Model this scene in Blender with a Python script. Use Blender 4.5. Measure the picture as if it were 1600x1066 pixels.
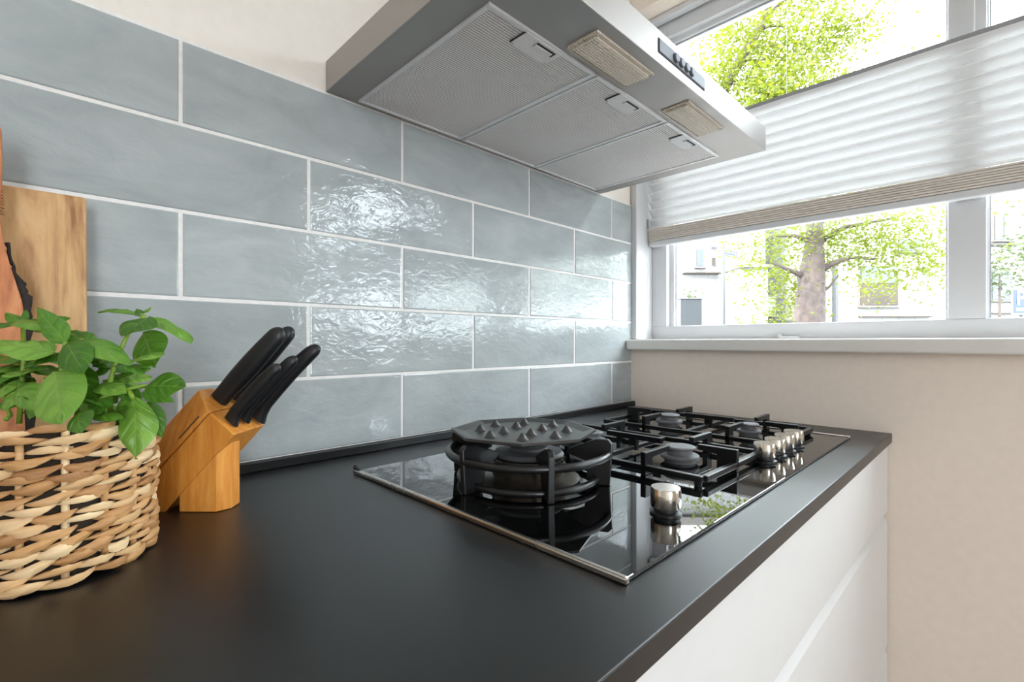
import bpy, bmesh, math, random
from mathutils import Vector, Matrix, noise

random.seed(7)
for o in list(bpy.data.objects): bpy.data.objects.remove(o, do_unlink=True)
scene = bpy.context.scene
COL = scene.collection
R = math.radians

# ------------------------------------------------------------------ camera
FPX, YAW, CAM, PY = 752.0, 0.7917, Vector((-1.2354, -0.754, 0.1853)), 534.5
cd = bpy.data.cameras.new('camera'); cam = bpy.data.objects.new('camera', cd); COL.objects.link(cam)
cam.location = CAM; cam.rotation_euler = (R(90), 0, YAW - R(90))
cd.sensor_width = 36.0; cd.lens = FPX / 1600 * 36; cd.shift_y = (PY - 533) / 1600
cd.clip_start = 0.01; cd.clip_end = 200
scene.camera = cam
FW = Vector((math.cos(YAW), math.sin(YAW), 0)); RT = Vector((math.sin(YAW), -math.cos(YAW), 0)); UP = Vector((0, 0, 1))
def at(px, py, d):
    """World point seen at photo pixel (px, py), d metres along the view axis."""
    return CAM + (FW + RT * ((px - 800) / FPX) + UP * ((PY - py) / FPX)) * d

# ------------------------------------------------------------------ world, sun, daylight, exposure
w = bpy.data.worlds.new('World'); scene.world = w; w.use_nodes = True
bg = w.node_tree.nodes['Background']; bg.inputs[0].default_value = (0.84, 0.92, 1.0, 1); bg.inputs[1].default_value = 15.0
sl = bpy.data.lights.new('sun', 'SUN'); sl.energy = 10.0; sl.angle = R(1.5); sl.color = (1, 0.96, 0.88)
so = bpy.data.objects.new('sun', sl); COL.objects.link(so)
so.rotation_euler = Vector((0.60, -0.30, -0.75)).to_track_quat('-Z', 'Y').to_euler()
def portal(name, loc, aim, sx, sy):
    # marks a window opening so that the sky is sampled through it; gives no light of its own
    l = bpy.data.lights.new(name, 'AREA'); l.shape = 'RECTANGLE'; l.size = sx; l.size_y = sy; l.cycles.is_portal = True
    o = bpy.data.objects.new(name, l); COL.objects.link(o); o.location = loc
    o.rotation_euler = Vector(aim).to_track_quat('-Z', 'Y').to_euler()
portal('portal_garden_window', (-2.5, -3.99, 0.535), (0, 1, 0), 1.0, 1.77)
portal('portal_street_window', (0.16, -1.36, 0.655), (-1, 0, 0), 2.66, 0.86)
vs = scene.view_settings
vs.view_transform = 'Standard'; vs.look = 'None'; vs.exposure = 0.30; vs.gamma = 1.0; vs.use_curve_mapping = False

# ------------------------------------------------------------------ materials
def rgb(r, g, b):
    f = lambda c: (c / 255 / 12.92) if c / 255 <= 0.04045 else ((c / 255 + 0.055) / 1.055) ** 2.4
    return (f(r), f(g), f(b), 1)
class NT:
    def __init__(s, name):
        s.m = bpy.data.materials.new(name); s.m.use_nodes = True; s.t = s.m.node_tree
        s.p = s.t.nodes['Principled BSDF']; s.out = s.t.nodes['Material Output']
    def n(s, typ, **kw):
        nd = s.t.nodes.new(typ)
        for k, v in kw.items():
            if k.startswith('i_'):
                key = k[2:]; nd.inputs[int(key) if key.isdigit() else key.replace('_', ' ')].default_value = v
            else: setattr(nd, k, v)
        return nd
    def l(s, a, b): s.t.links.new(a, b)
    def coords(s, scale=(1, 1, 1), kind='Object'):
        tc = s.n('ShaderNodeTexCoord'); mp = s.n('ShaderNodeMapping'); mp.inputs['Scale'].default_value = scale
        s.l(tc.outputs[kind], mp.inputs[0]); return mp.outputs[0]
    def world(s, scale=(1, 1, 1)):
        g = s.n('ShaderNodeNewGeometry'); mp = s.n('ShaderNodeMapping'); mp.inputs['Scale'].default_value = scale
        s.l(g.outputs['Position'], mp.inputs[0]); return mp.outputs[0]
    def noise(s, vec, scale, detail=3, rough=0.5, dist=0):
        nd = s.n('ShaderNodeTexNoise', i_Scale=scale, i_Detail=detail, i_Roughness=rough, i_Distortion=dist); s.l(vec, nd.inputs['Vector']); return nd.outputs['Fac']
    def ramp(s, fac, stops):
        r = s.n('ShaderNodeValToRGB'); el = r.color_ramp.elements
        while len(el) < len(stops): el.new(0.5)
        for e, (p, c) in zip(el, stops): e.position = p; e.color = c
        s.l(fac, r.inputs[0]); return r.outputs[0]
    def bump(s, h, strength, dist):
        b = s.n('ShaderNodeBump', i_Strength=strength, i_Distance=dist); s.l(h, b.inputs['Height']); s.l(b.outputs[0], s.p.inputs['Normal']); return b
    def math(s, op, a, b=None):
        m = s.n('ShaderNodeMath', operation=op)
        for i, v in enumerate((a, b)):
            if v is None: continue
            if isinstance(v, (int, float)): m.inputs[i].default_value = v
            else: s.l(v, m.inputs[i])
        return m.outputs[0]
def plain(name, col, rough=0.5, metal=0.0, var=0.06, scale=30, bump=0.0, bdist=0.001, spec=None, coat=0.0):
    t = NT(name); v = t.world(); f = t.noise(v, scale)
    lo = tuple(c * (1 - var) for c in col[:3]) + (1,); hi = tuple(min(1, c * (1 + var)) for c in col[:3]) + (1,)
    t.l(t.ramp(f, [(0.3, lo), (0.7, hi)]), t.p.inputs['Base Color'])
    t.p.inputs['Roughness'].default_value = rough; t.p.inputs['Metallic'].default_value = metal
    if spec is not None: t.p.inputs['Specular IOR Level'].default_value = spec
    if coat: t.p.inputs['Coat Weight'].default_value = coat; t.p.inputs['Coat Roughness'].default_value = 0.03
    if bump: t.bump(f, bump, bdist)
    return t.m
M = {}
M['plaster'] = plain('plaster_cream', rgb(232, 224, 214), 0.75, var=0.02, scale=60, bump=0.08)
M['plaster_right'] = plain('plaster_beige', rgb(238, 223, 209), 0.65, var=0.02, scale=60, bump=0.08)
M['ceiling'] = plain('ceiling_white', rgb(240, 238, 234), 0.8, var=0.01)
M['floor'] = plain('floor_oak', rgb(165, 150, 135), 0.5, var=0.15, scale=6)
M['grout'] = plain('grout', rgb(232, 228, 224), 0.85, var=0.05, scale=120, bump=0.2, bdist=0.0006)
M['white_paint'] = plain('white_gloss_paint', rgb(208, 208, 209), 0.32, var=0.01)
M['sill'] = plain('sill_white', rgb(226, 221, 215), 0.35, var=0.01)
M['lacquer'] = plain('cabinet_lacquer', rgb(222, 221, 219), 0.33, var=0.008)
M['black_edge'] = plain('black_edge', (0.005, 0.005, 0.0055, 1), 0.35, var=0.2)
M['cast_iron'] = plain('cast_iron', (0.005, 0.005, 0.0055, 1), 0.32, var=0.25, scale=300, bump=0.12, bdist=0.0004)
M['enamel'] = plain('black_enamel', (0.008, 0.008, 0.0085, 1), 0.33, var=0.15, scale=200)
M['plate'] = plain('plate_enamel', (0.062, 0.060, 0.058, 1), 0.36, var=0.15, scale=200, metal=0.35)
M['burner'] = plain('burner_grey', (0.13, 0.13, 0.135, 1), 0.5, var=0.1, scale=120)
M['burner_ring'] = plain('burner_ring', (0.10, 0.085, 0.07, 1), 0.35, metal=0.8, var=0.25, scale=90)
M['rubber'] = plain('black_plastic', (0.008, 0.008, 0.009, 1), 0.42, var=0.1)
M['knife_handle'] = plain('knife_handle', (0.010, 0.010, 0.011, 1), 0.42, var=0.2, scale=400, bump=0.1, bdist=0.0003)
M['blade'] = plain('blade_steel', (0.6, 0.6, 0.6, 1), 0.2, metal=1)
M['chrome'] = plain('knob_steel', rgb(214, 208, 198), 0.17, metal=1, var=0.05)
M['alu'] = plain('aluminium', rgb(226, 225, 226), 0.4, metal=0.35, var=0.05)
M['latch'] = plain('latch_plastic', rgb(232, 231, 232), 0.45, var=0.03)
M['dark_slot'] = plain('dark_slot', (0.02, 0.02, 0.02, 1), 0.6)
M['panel_grey'] = plain('control_panel', rgb(120, 124, 132), 0.55, var=0.03)
M['rail_grey'] = plain('blind_rail', rgb(150, 150, 152), 0.4, var=0.02)
M['cord'] = plain('cord', rgb(225, 225, 222), 0.7)
M['soil'] = plain('soil', (0.02, 0.014, 0.01, 1), 0.9, var=0.5, scale=150)
M['liner'] = plain('basket_inside', (0.03, 0.018, 0.010, 1), 0.9, var=0.3)
M['stem'] = plain('stem', rgb(132, 160, 52), 0.45, var=0.15, scale=80)
M['bark_dark'] = plain('bark_edge', (0.016, 0.009, 0.006, 1), 0.8, var=0.5, scale=120, bump=0.8, bdist=0.003)
M['twine'] = plain('twine', rgb(170, 125, 80), 0.9, var=0.3, scale=300)

def steel(name, col, rough, scale, bs=0.25):
    t = NT(name); v = t.world(scale); f = t.noise(v, 1.0, 4, 0.6)
    v2 = t.world(); g = t.noise(v2, 14, 4, 0.6)
    lo = tuple(c * 0.9 for c in col[:3]) + (1,)
    t.l(t.ramp(g, [(0.3, lo), (0.65, col)]), t.p.inputs['Base Color'])
    rr = t.n('ShaderNodeMapRange', i_1=0.3, i_2=0.7, i_3=rough * 0.85, i_4=rough * 1.25); t.l(g, rr.inputs[0]); t.l(rr.outputs[0], t.p.inputs['Roughness'])
    t.p.inputs['Metallic'].default_value = 1.0
    t.bump(f, bs, 0.0003); return t.m
M['steel'] = steel('hood_steel', rgb(172, 168, 164), 0.48, (12, 900, 900))
M['steel_trim'] = steel('trim_steel', rgb(205, 198, 190), 0.25, (900, 12, 900))

def tile_mat():
    t = NT('glazed_tile'); v = t.world((1, 1, 1))
    oi = t.n('ShaderNodeObjectInfo')
    cmb = t.n('ShaderNodeCombineXYZ'); t.l(t.math('MULTIPLY', oi.outputs['Random'], 37.0), cmb.inputs[1])
    add = t.n('ShaderNodeVectorMath', operation='ADD'); t.l(v, add.inputs[0]); t.l(cmb.outputs[0], add.inputs[1])
    mp = t.n('ShaderNodeMapping'); mp.inputs['Scale'].default_value = (1, 1, 2.2); t.l(add.outputs[0], mp.inputs[0])
    f = t.noise(mp.outputs[0], 9, 5, 0.6, 0.6)
    base = t.ramp(f, [(0.25, rgb(154, 161, 161)), (0.5, rgb(166, 172, 172)), (0.78, rgb(179, 184, 184))])
    hsv = t.n('ShaderNodeHueSaturation'); t.l(base, hsv.inputs['Color'])
    mr = t.n('ShaderNodeMapRange', i_3=0.94, i_4=1.07); t.l(oi.outputs['Random'], mr.inputs[0]); t.l(mr.outputs[0], hsv.inputs['Value'])
    t.l(hsv.outputs[0], t.p.inputs['Base Color'])
    t.p.inputs['Roughness'].default_value = 0.035; t.p.inputs['IOR'].default_value = 1.53
    mp2 = t.n('ShaderNodeMapping'); mp2.inputs['Scale'].default_value = (1, 1, 1.8); t.l(add.outputs[0], mp2.inputs[0])
    w1 = t.noise(mp2.outputs[0], 11, 2, 0.45, 0.3); w2 = t.noise(mp2.outputs[0], 42, 3, 0.55, 0.8)
    h = t.math('ADD', t.math('MULTIPLY', w1, 1.0), t.math('MULTIPLY', w2, 0.55))
    t.bump(h, 0.8, 0.0016); return t.m
M['tile'] = tile_mat()

def wood(name, c1, c2, c3, scale, rough=0.45, coord='Object', bump=0.1, dist=2.0, ns=3.0):
    t = NT(name); v = t.coords(scale, coord)
    n1 = t.noise(v, ns, 4, 0.55, dist); n2 = t.noise(v, ns * 9, 3, 0.6, 0.4)
    m = t.math('ADD', t.math('MULTIPLY', n1, 0.8), t.math('MULTIPLY', n2, 0.2))
    t.l(t.ramp(m, [(0.32, c1), (0.5, c2), (0.68, c3)]), t.p.inputs['Base Color'])
    t.p.inputs['Roughness'].default_value = rough; t.bump(n2, bump, 0.0008); return t.m
M['block_wood'] = wood('beech_block', rgb(206, 126, 48), rgb(224, 146, 60), rgb(236, 166, 80), (9, 9, 1.0), 0.36, dist=0.5, ns=14)
M['board_wood'] = wood('acacia_board', rgb(146, 98, 58), rgb(200, 156, 104), rgb(220, 180, 130), (7, 7, 1.4), 0.5, dist=3.0, ns=2.4)
M['board_red'] = wood('olive_board', rgb(150, 80, 42), rgb(196, 122, 72), rgb(216, 150, 98), (6, 6, 2.0), 0.5, dist=3.5, ns=3.0)

def straw():
    t = NT('seagrass'); oi = t.n('ShaderNodeObjectInfo'); v = t.coords((60, 60, 300)); f = t.noise(v, 1.0, 3)
    m = t.math('ADD', t.math('MULTIPLY', oi.outputs['Random'], 0.62), t.math('MULTIPLY', f, 0.42))
    t.l(t.ramp(m, [(0.10, rgb(140, 88, 48)), (0.42, rgb(206, 156, 100)), (0.85, rgb(242, 212, 166))]), t.p.inputs['Base Color'])
    t.p.inputs['Roughness'].default_value = 0.55; t.bump(f, 0.35, 0.0012); return t.m
M['straw'] = straw()

def leafmat(name, dark, mid, light, trans, tcol, rough=0.35):
    t = NT(name); v = t.world(); f = t.noise(v, 38, 3); oi = t.n('ShaderNodeObjectInfo')
    m = t.math('ADD', t.math('MULTIPLY', f, 0.6), t.math('MULTIPLY', oi.outputs['Random'], 0.4))
    c = t.ramp(m, [(0.25, dark), (0.5, mid), (0.75, light)])
    t.l(c, t.p.inputs['Base Color']); t.p.inputs['Roughness'].default_value = rough
    tr = t.n('ShaderNodeBsdfTranslucent', i_Color=tcol); mx = t.n('ShaderNodeMixShader', i_0=trans)
    t.l(t.p.outputs[0], mx.inputs[1]); t.l(tr.outputs[0], mx.inputs[2]); t.l(mx.outputs[0], t.out.inputs[0]); return t.m
def basil_leaf():
    t = NT('basil_leaf'); v = t.world(); f = t.noise(v, 45, 3); oi = t.n('ShaderNodeObjectInfo')
    m = t.math('ADD', t.math('MULTIPLY', f, 0.5), t.math('MULTIPLY', oi.outputs['Random'], 0.5))
    c = t.ramp(m, [(0.2, rgb(58, 104, 30)), (0.5, rgb(92, 146, 46)), (0.8, rgb(142, 186, 78))])
    uv = t.n('ShaderNodeUVMap'); sp = t.n('ShaderNodeSeparateXYZ'); t.l(uv.outputs[0], sp.inputs[0])
    av = t.math('ABSOLUTE', t.math('SUBTRACT', sp.outputs[1], 0.5))
    ph = t.math('SUBTRACT', t.math('MULTIPLY', sp.outputs[0], 34.0), t.math('MULTIPLY', av, 22.0))
    lat = t.math('POWER', t.math('ADD', t.math('MULTIPLY', t.math('COSINE', ph), 0.5), 0.5), 9.0)
    mid = t.math('LESS_THAN', av, 0.022)
    vein = t.math('MAXIMUM', t.math('MULTIPLY', lat, 0.55), mid)
    mxc = t.n('ShaderNodeMix', data_type='RGBA'); t.l(t.math('MULTIPLY', vein, 0.30), mxc.inputs[0]); t.l(c, mxc.inputs[6]); mxc.inputs[7].default_value = rgb(176, 208, 112)
    t.l(mxc.outputs[2], t.p.inputs['Base Color']); t.p.inputs['Roughness'].default_value = 0.32
    t.bump(t.math('SUBTRACT', 1.0, vein), 0.7, 0.0008)
    tr = t.n('ShaderNodeBsdfTranslucent', i_Color=rgb(130, 185, 40)); mx = t.n('ShaderNodeMixShader', i_0=0.25)
    t.l(t.p.outputs[0], mx.inputs[1]); t.l(tr.outputs[0], mx.inputs[2]); t.l(mx.outputs[0], t.out.inputs[0]); return t.m
M['basil'] = basil_leaf()
M['tree_leaf'] = leafmat('tree_leaf', (.055,.075,.002,1),(.095,.118,.003,1),(.14,.155,.008,1), 0.45, (.155,.180,.003,1), 0.5)
M['hedge_leaf'] = leafmat('hedge_leaf', (.03,.042,.013,1),(.05,.066,.022,1),(.075,.09,.036,1), 0.4, (.07,.09,.022,1), 0.5)
M['bark'] = plain('tree_bark', (.060,.043,.036,1), 0.9, var=0.3, scale=14, bump=0.6, bdist=0.02)

def mesh_filter():
    t = NT('filter_mesh'); v = t.coords(); sp = t.n('ShaderNodeSeparateXYZ'); t.l(v, sp.inputs[0])
    k = 2 * math.pi / 0.0046
    a = t.math('SINE', t.math('MULTIPLY', t.math('ADD', sp.outputs[0], t.math('MULTIPLY', sp.outputs[1], 0.55)), k))
    b = t.math('SINE', t.math('MULTIPLY', t.math('SUBTRACT', sp.outputs[0], t.math('MULTIPLY', sp.outputs[1], 0.55)), k))
    h = t.math('ADD', t.math('MULTIPLY', t.math('MULTIPLY', a, b), 0.5), 0.5)
    t.l(t.ramp(h, [(0.20, (0.05, 0.047, 0.047, 1)), (0.40, rgb(252, 247, 245))]), t.p.inputs['Base Color'])
    t.p.inputs['Metallic'].default_value = 0.1; t.p.inputs['Roughness'].default_value = 0.42
    t.bump(h, 0.8, 0.001); return t.m
M['filter'] = mesh_filter()

def lens_mat():
    t = NT('lamp_lens'); v = t.coords(); sp = t.n('ShaderNodeSeparateXYZ'); t.l(v, sp.inputs[0])
    k = 2 * math.pi / 0.0042
    h = t.math('ADD', t.math('SINE', t.math('MULTIPLY', sp.outputs[0], k)), t.math('SINE', t.math('MULTIPLY', sp.outputs[1], k)))
    t.l(t.ramp(t.math('ADD', t.math('MULTIPLY', h, 0.25), 0.5), [(0.2, rgb(222, 206, 186)), (0.8, rgb(246, 236, 222))]), t.p.inputs['Base Color'])
    t.p.inputs['Roughness'].default_value = 0.3; t.bump(h, 0.5, 0.001); return t.m
M['lens'] = lens_mat()

def glossy_black():
    t = NT('hob_glass'); v = t.world(); f = t.noise(v, 3)
    t.l(t.ramp(f, [(0.4, (0.002, 0.002, 0.002, 1)), (0.6, (0.004, 0.004, 0.004, 1))]), t.p.inputs['Base Color'])
    t.p.inputs['Roughness'].default_value = 0.015; t.p.inputs['IOR'].default_value = 1.9; return t.m
M['hob_glass'] = glossy_black()
def worktop():
    t = NT('worktop_black'); v = t.world(); f = t.noise(v, 260, 2); g = t.noise(v, 5, 3)
    t.l(t.ramp(g, [(0.3, (0.003, 0.003, 0.0034, 1)), (0.7, (0.0045, 0.0045, 0.005, 1))]), t.p.inputs['Base Color'])
    rr = t.n('ShaderNodeMapRange', i_1=0.3, i_2=0.7, i_3=0.35, i_4=0.39); t.p.inputs['IOR'].default_value = 1.7; t.l(g, rr.inputs[0]); t.l(rr.outputs[0], t.p.inputs['Roughness'])
    t.bump(f, 0.06, 0.0004); return t.m
M['worktop'] = worktop()
def pane_mat():
    t = NT('window_glass'); tr = t.n('ShaderNodeBsdfTransparent'); gl = t.n('ShaderNodeBsdfGlossy', i_Roughness=0.0)
    lw = t.n('ShaderNodeLayerWeight', i_Blend=0.5); fr = t.math('ADD', t.math('MULTIPLY', t.math('POWER', lw.outputs['Facing'], 5.0), 0.9), 0.03); mx = t.n('ShaderNodeMixShader')
    nz = t.noise(t.world(), 2); t.l(t.ramp(nz, [(0, (0.96, 0.98, 0.98, 1)), (1, (0.99, 1, 1, 1))]), tr.inputs[0])
    t.l(fr, mx.inputs[0]); t.l(tr.outputs[0], mx.inputs[1]); t.l(gl.outputs[0], mx.inputs[2]); t.l(mx.outputs[0], t.out.inputs[0]); return t.m
M['pane'] = pane_mat()
def fabric():
    t = NT('blind_fabric'); v = t.world((1, 6, 500)); f = t.noise(v, 1, 3)
    t.l(t.ramp(f, [(0.3, rgb(238, 237, 235)), (0.7, rgb(243, 242, 241))]), t.p.inputs['Base Color']); t.p.inputs['Roughness'].default_value = 0.8
    tr = t.n('ShaderNodeBsdfTranslucent', i_Color=rgb(238, 238, 238)); mx = t.n('ShaderNodeMixShader', i_0=0.06)
    t.l(t.p.outputs[0], mx.inputs[1]); t.l(tr.outputs[0], mx.inputs[2]); t.l(mx.outputs[0], t.out.inputs[0]); return t.m
M['fabric'] = fabric()
M['fabric_shaded'] = plain('shaded_fabric', rgb(214, 204, 194), 0.8, var=0.05, scale=90)  # same fabric as the pleats, with the brownish tone of shade put into its colour
def brick():
    t = NT('pale_brick'); v = t.coords(kind='Object'); sp = t.n('ShaderNodeSeparateXYZ'); t.l(v, sp.inputs[0])
    cb = t.n('ShaderNodeCombineXYZ'); t.l(sp.outputs[1], cb.inputs[0]); t.l(sp.outputs[2], cb.inputs[1])
    b = t.n('ShaderNodeTexBrick', i_Scale=1.0); b.inputs['Brick Width'].default_value = 0.44; b.inputs['Row Height'].default_value = 0.13; b.inputs['Mortar Size'].default_value = 0.016
    b.inputs['Color1'].default_value = (.26,.255,.25,1); b.inputs['Color2'].default_value = (.22,.215,.205,1); b.inputs['Mortar'].default_value = (.19,.185,.175,1)
    t.l(cb.outputs[0], b.inputs['Vector']); t.l(b.outputs[0], t.p.inputs['Base Color']); t.p.inputs['Roughness'].default_value = 0.9; return t.m
M['brick'] = brick()
M['render_white'] = plain('white_render', (0.185,0.182,0.178,1), 0.85, var=0.03)
M['house_glass'] = plain('house_glass', (0.0136,0.0161,0.0205,1), 0.1, var=0.3, scale=0.8)
M['house_pale_pane'] = plain('house_pale_pane', (0.0353,0.0415,0.0490,1), 0.3, var=0.1, scale=0.8)
M['house_brown'] = plain('house_brown', (0.0353,0.0229,0.0149,1), 0.7, var=0.2, scale=2)
M['house_frame'] = plain('house_frame', (0.117,0.100,0.087,1), 0.6, var=0.05)
M['street'] = plain('paving', (0.096,0.092,0.087,1), 0.9, var=0.1, scale=2)
M['metal_grey'] = plain('grey_metal', (0.0229,0.0248,0.0273,1), 0.6, var=0.04, scale=3)
M['pole'] = plain('pole_grey', (0.0434,0.0446,0.0471,1), 0.5, var=0.05, scale=3)
M['sign_blue'] = plain('sign_blue', (0.0056,0.0205,0.0595,1), 0.5, var=0.02)
M['sign_white'] = plain('sign_white', (0.198,0.198,0.198,1), 0.5, var=0.01)

# ------------------------------------------------------------------ builders
def box(bm, x0, x1, y0, y1, z0, z1, bev=0.0, seg=2):
    g = bmesh.ops.create_cube(bm, size=1.0)['verts']
    for v in g:
        v.co = Vector(((x0 + x1) / 2 + v.co.x * (x1 - x0), (y0 + y1) / 2 + v.co.y * (y1 - y0), (z0 + z1) / 2 + v.co.z * (z1 - z0)))
    if bev:
        es = list({e for v in g for e in v.link_edges})
        bmesh.ops.bevel(bm, geom=es, offset=bev, segments=seg, profile=0.5, affect='EDGES')
    return bm
def obj(name, bm, mat, parent=None, smooth=False, loc=None):
    me = bpy.data.meshes.new(name)
    bmesh.ops.recalc_face_normals(bm, faces=bm.faces[:])
    bm.to_mesh(me); bm.free()
    if smooth:
        for p in me.polygons: p.use_smooth = True
        if smooth != 'all':
            try: me.set_sharp_from_angle(angle=R(smooth if smooth is not True else 38))
            except Exception: pass
    me.materials.append(M[mat]); o = bpy.data.objects.new(name, me); COL.objects.link(o)
    if loc is not None: o.location = loc
    if parent is not None: adopt(o, parent)
    return o
def adopt(o, parent):
    o.parent = parent
    o.matrix_parent_inverse = wm(parent).inverted()
def wm(o):
    m = Matrix.LocRotScale(o.location, o.rotation_euler, o.scale)
    return (wm(o.parent) @ o.matrix_parent_inverse @ m) if o.parent else m
def B(name, mat, parent, *a, bev=0.0, seg=2, smooth=None):
    return obj(name, box(bmesh.new(), *a, bev=bev, seg=seg), mat, parent, smooth=smooth)
def tag(o, label=None, cat=None, group=None, kind=None):
    if label: o['label'] = label
    if cat: o['category'] = cat
    if group: o['group'] = group
    if kind: o['kind'] = kind
    return o
def empty(name, loc=(0, 0, 0), **kw):
    o = bpy.data.objects.new(name, None); o.empty_display_size = 0.05; COL.objects.link(o); o.location = loc
    return tag(o, **kw)
def tube(bm, pts, rad, seg=10, cap=True, closed=False):
    pts = [Vector(p) for p in pts]; n = len(pts); rings = []
    rads = rad if isinstance(rad, (list, tuple)) else [rad] * n
    ref = None
    for i, p in enumerate(pts):
        a = pts[i - 1] if (i > 0 or closed) else p; b = pts[(i + 1) % n] if (i < n - 1 or closed) else p
        t = (b - a).normalized()
        if ref is None: ref = t.orthogonal().normalized()
        ref = (ref - t * ref.dot(t)).normalized(); q = t.cross(ref)
        rings.append([bm.verts.new(p + (ref * math.cos(2 * math.pi * k / seg) + q * math.sin(2 * math.pi * k / seg)) * rads[i]) for k in range(seg)])
    m = n if closed else n - 1
    for i in range(m):
        r0, r1 = rings[i], rings[(i + 1) % n]
        for k in range(seg): bm.faces.new((r0[k], r0[(k + 1) % seg], r1[(k + 1) % seg], r1[k]))
    if cap and not closed: bm.faces.new(rings[0][::-1]); bm.faces.new(rings[-1])
    return bm
def lathe(bm, prof, c, seg=32):
    rings = []
    for r, z in prof:
        rings.append([bm.verts.new((c[0] + r * math.cos(2 * math.pi * k / seg), c[1] + r * math.sin(2 * math.pi * k / seg), c[2] + z)) for k in range(seg)] if r > 1e-6 else bm.verts.new((c[0], c[1], c[2] + z)))
    for a, b in zip(rings, rings[1:]):
        for k in range(seg):
            k2 = (k + 1) % seg
            if isinstance(a, list) and isinstance(b, list): bm.faces.new((a[k], a[k2], b[k2], b[k]))
            elif isinstance(a, list): bm.faces.new((a[k], a[k2], b))
            elif isinstance(b, list): bm.faces.new((a, b[k2], b[k]))
    return bm
def prism(bm, poly, o, ax, ay, az, h, bev=0.0):
    """Extrude the 2D polygon (in ax, ay from o) by h along az."""
    o, ax, ay, az = Vector(o), Vector(ax), Vector(ay), Vector(az)
    lo = [bm.verts.new(o + ax * u + ay * v) for u, v in poly]; hi = [bm.verts.new(o + ax * u + ay * v + az * h) for u, v in poly]
    n = len(poly); fs = [bm.faces.new(lo[::-1]), bm.faces.new(hi)]
    for i in range(n): fs.append(bm.faces.new((lo[i], lo[(i + 1) % n], hi[(i + 1) % n], hi[i])))
    if bev:
        bmesh.ops.bevel(bm, geom=list({e for f in fs for e in f.edges}), offset=bev, segments=2, profile=0.5, affect='EDGES')
    return bm
def copy_tree(o, parent=None):
    c = o.copy(); COL.objects.link(c); c.parent = parent
    for ch in o.children: copy_tree(ch, c)
    return c

# ================================================================== THE ROOM
ZF, ZC = -0.92, 1.62
st = lambda o: tag(o, kind='structure')
st(B('floor', 'floor', None, -3.5, 0.0, -3.9, 0.0, ZF - 0.1, ZF))
st(B('ceiling', 'ceiling', None, -3.5, 0.25, -3.9, 0.15, ZC, ZC + 0.12))
wall_back = st(B('wall_back', 'plaster', None, -3.5, -0.004, 0.003, 0.15, ZF, ZC))
B('grout_bed', 'grout', wall_back, -1.95, -0.0005, 0.0012, 0.006, 0.010, 0.5855)
# wall below, beside and above the street window
wr = bmesh.new()
box(wr, 0.0, 0.25, -3.9, 0.15, ZF, 0.163); box(wr, 0.0, 0.25, -3.9, 0.15, 1.14, ZC); box(wr, 0.0, 0.25, -3.9, -2.72, 0.163, 1.14)
box(wr, 0.002, 0.25, 0.003, 0.15, 0.163, 1.14)
st(obj('wall_right', wr, 'plaster_right'))
# the two window walls behind the photographer
wf = bmesh.new()
box(wf, -3.5, 0.25, -4.05, -3.9, ZF, -0.35); box(wf, -3.5, 0.25, -4.05, -3.9, 1.42, ZC); box(wf, -3.5, -3.0, -4.05, -3.9, -0.35, 1.42); box(wf, -2.0, 0.25, -4.05, -3.9, -0.35, 1.42)
st(obj('wall_front', wf, 'plaster'))
st(B('wall_left', 'plaster', None, -3.65, -3.5, -4.05, 0.15, ZF, ZC))
for i, (ax, a0, a1, b0, b1) in enumerate((('y', -3.0, -2.0, -3.98, -3.93),)):
    wnd = empty('window_%d' % (i + 2), kind='structure')
    for u0, u1, z0, z1 in ((a0, a0 + 0.07, -0.35, 1.42), (a1 - 0.07, a1, -0.35, 1.42), ((a0 + a1) / 2 - 0.04, (a0 + a1) / 2 + 0.04, -0.28, 1.35), (a0 + 0.07, a1 - 0.07, -0.35, -0.28), (a0 + 0.07, a1 - 0.07, 1.35, 1.42)):
        if ax == 'y': B('frame_bar', 'white_paint', wnd, u0, u1, b0, b1, z0, z1)
        else: B('frame_bar', 'white_paint', wnd, b0, b1, u0, u1, z0, z1)

# ---- glazed wall tiles, each its own piece
W, H, G = 1 / 3, 0.11428, 0.0042
ZR = [0.5857 - k * H for k in range(6)]
def tile_mesh(w, h):
    bm = bmesh.new(); t, r = 0.0075, 0.0022
    nx, nz = max(2, int(w / 0.028)), max(2, int(h / 0.028))
    def ring(i, y):
        return [bm.verts.new((x, y, z)) for x, z in ((i, i), (w - i, i), (w - i, h - i), (i, h - i))]
    a = ring(0, t); b = ring(0, r * 0.9); c = ring(r * 0.35, r * 0.25); d = ring(r, 0)
    for p, q in ((a, b), (b, c), (c, d)):
        for k in range(4): bm.faces.new((p[k], p[(k + 1) % 4], q[(k + 1) % 4], q[k]))
    bm.faces.new(d); bm.faces.new(a[::-1])
    bmesh.ops.recalc_face_normals(bm, faces=bm.faces[:])
    me = bpy.data.meshes.new('tile'); bm.to_mesh(me); bm.free(); me.materials.append(M['tile'])
    for p in me.polygons: p.use_smooth = False
    return me
tile_cache = {}
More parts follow.
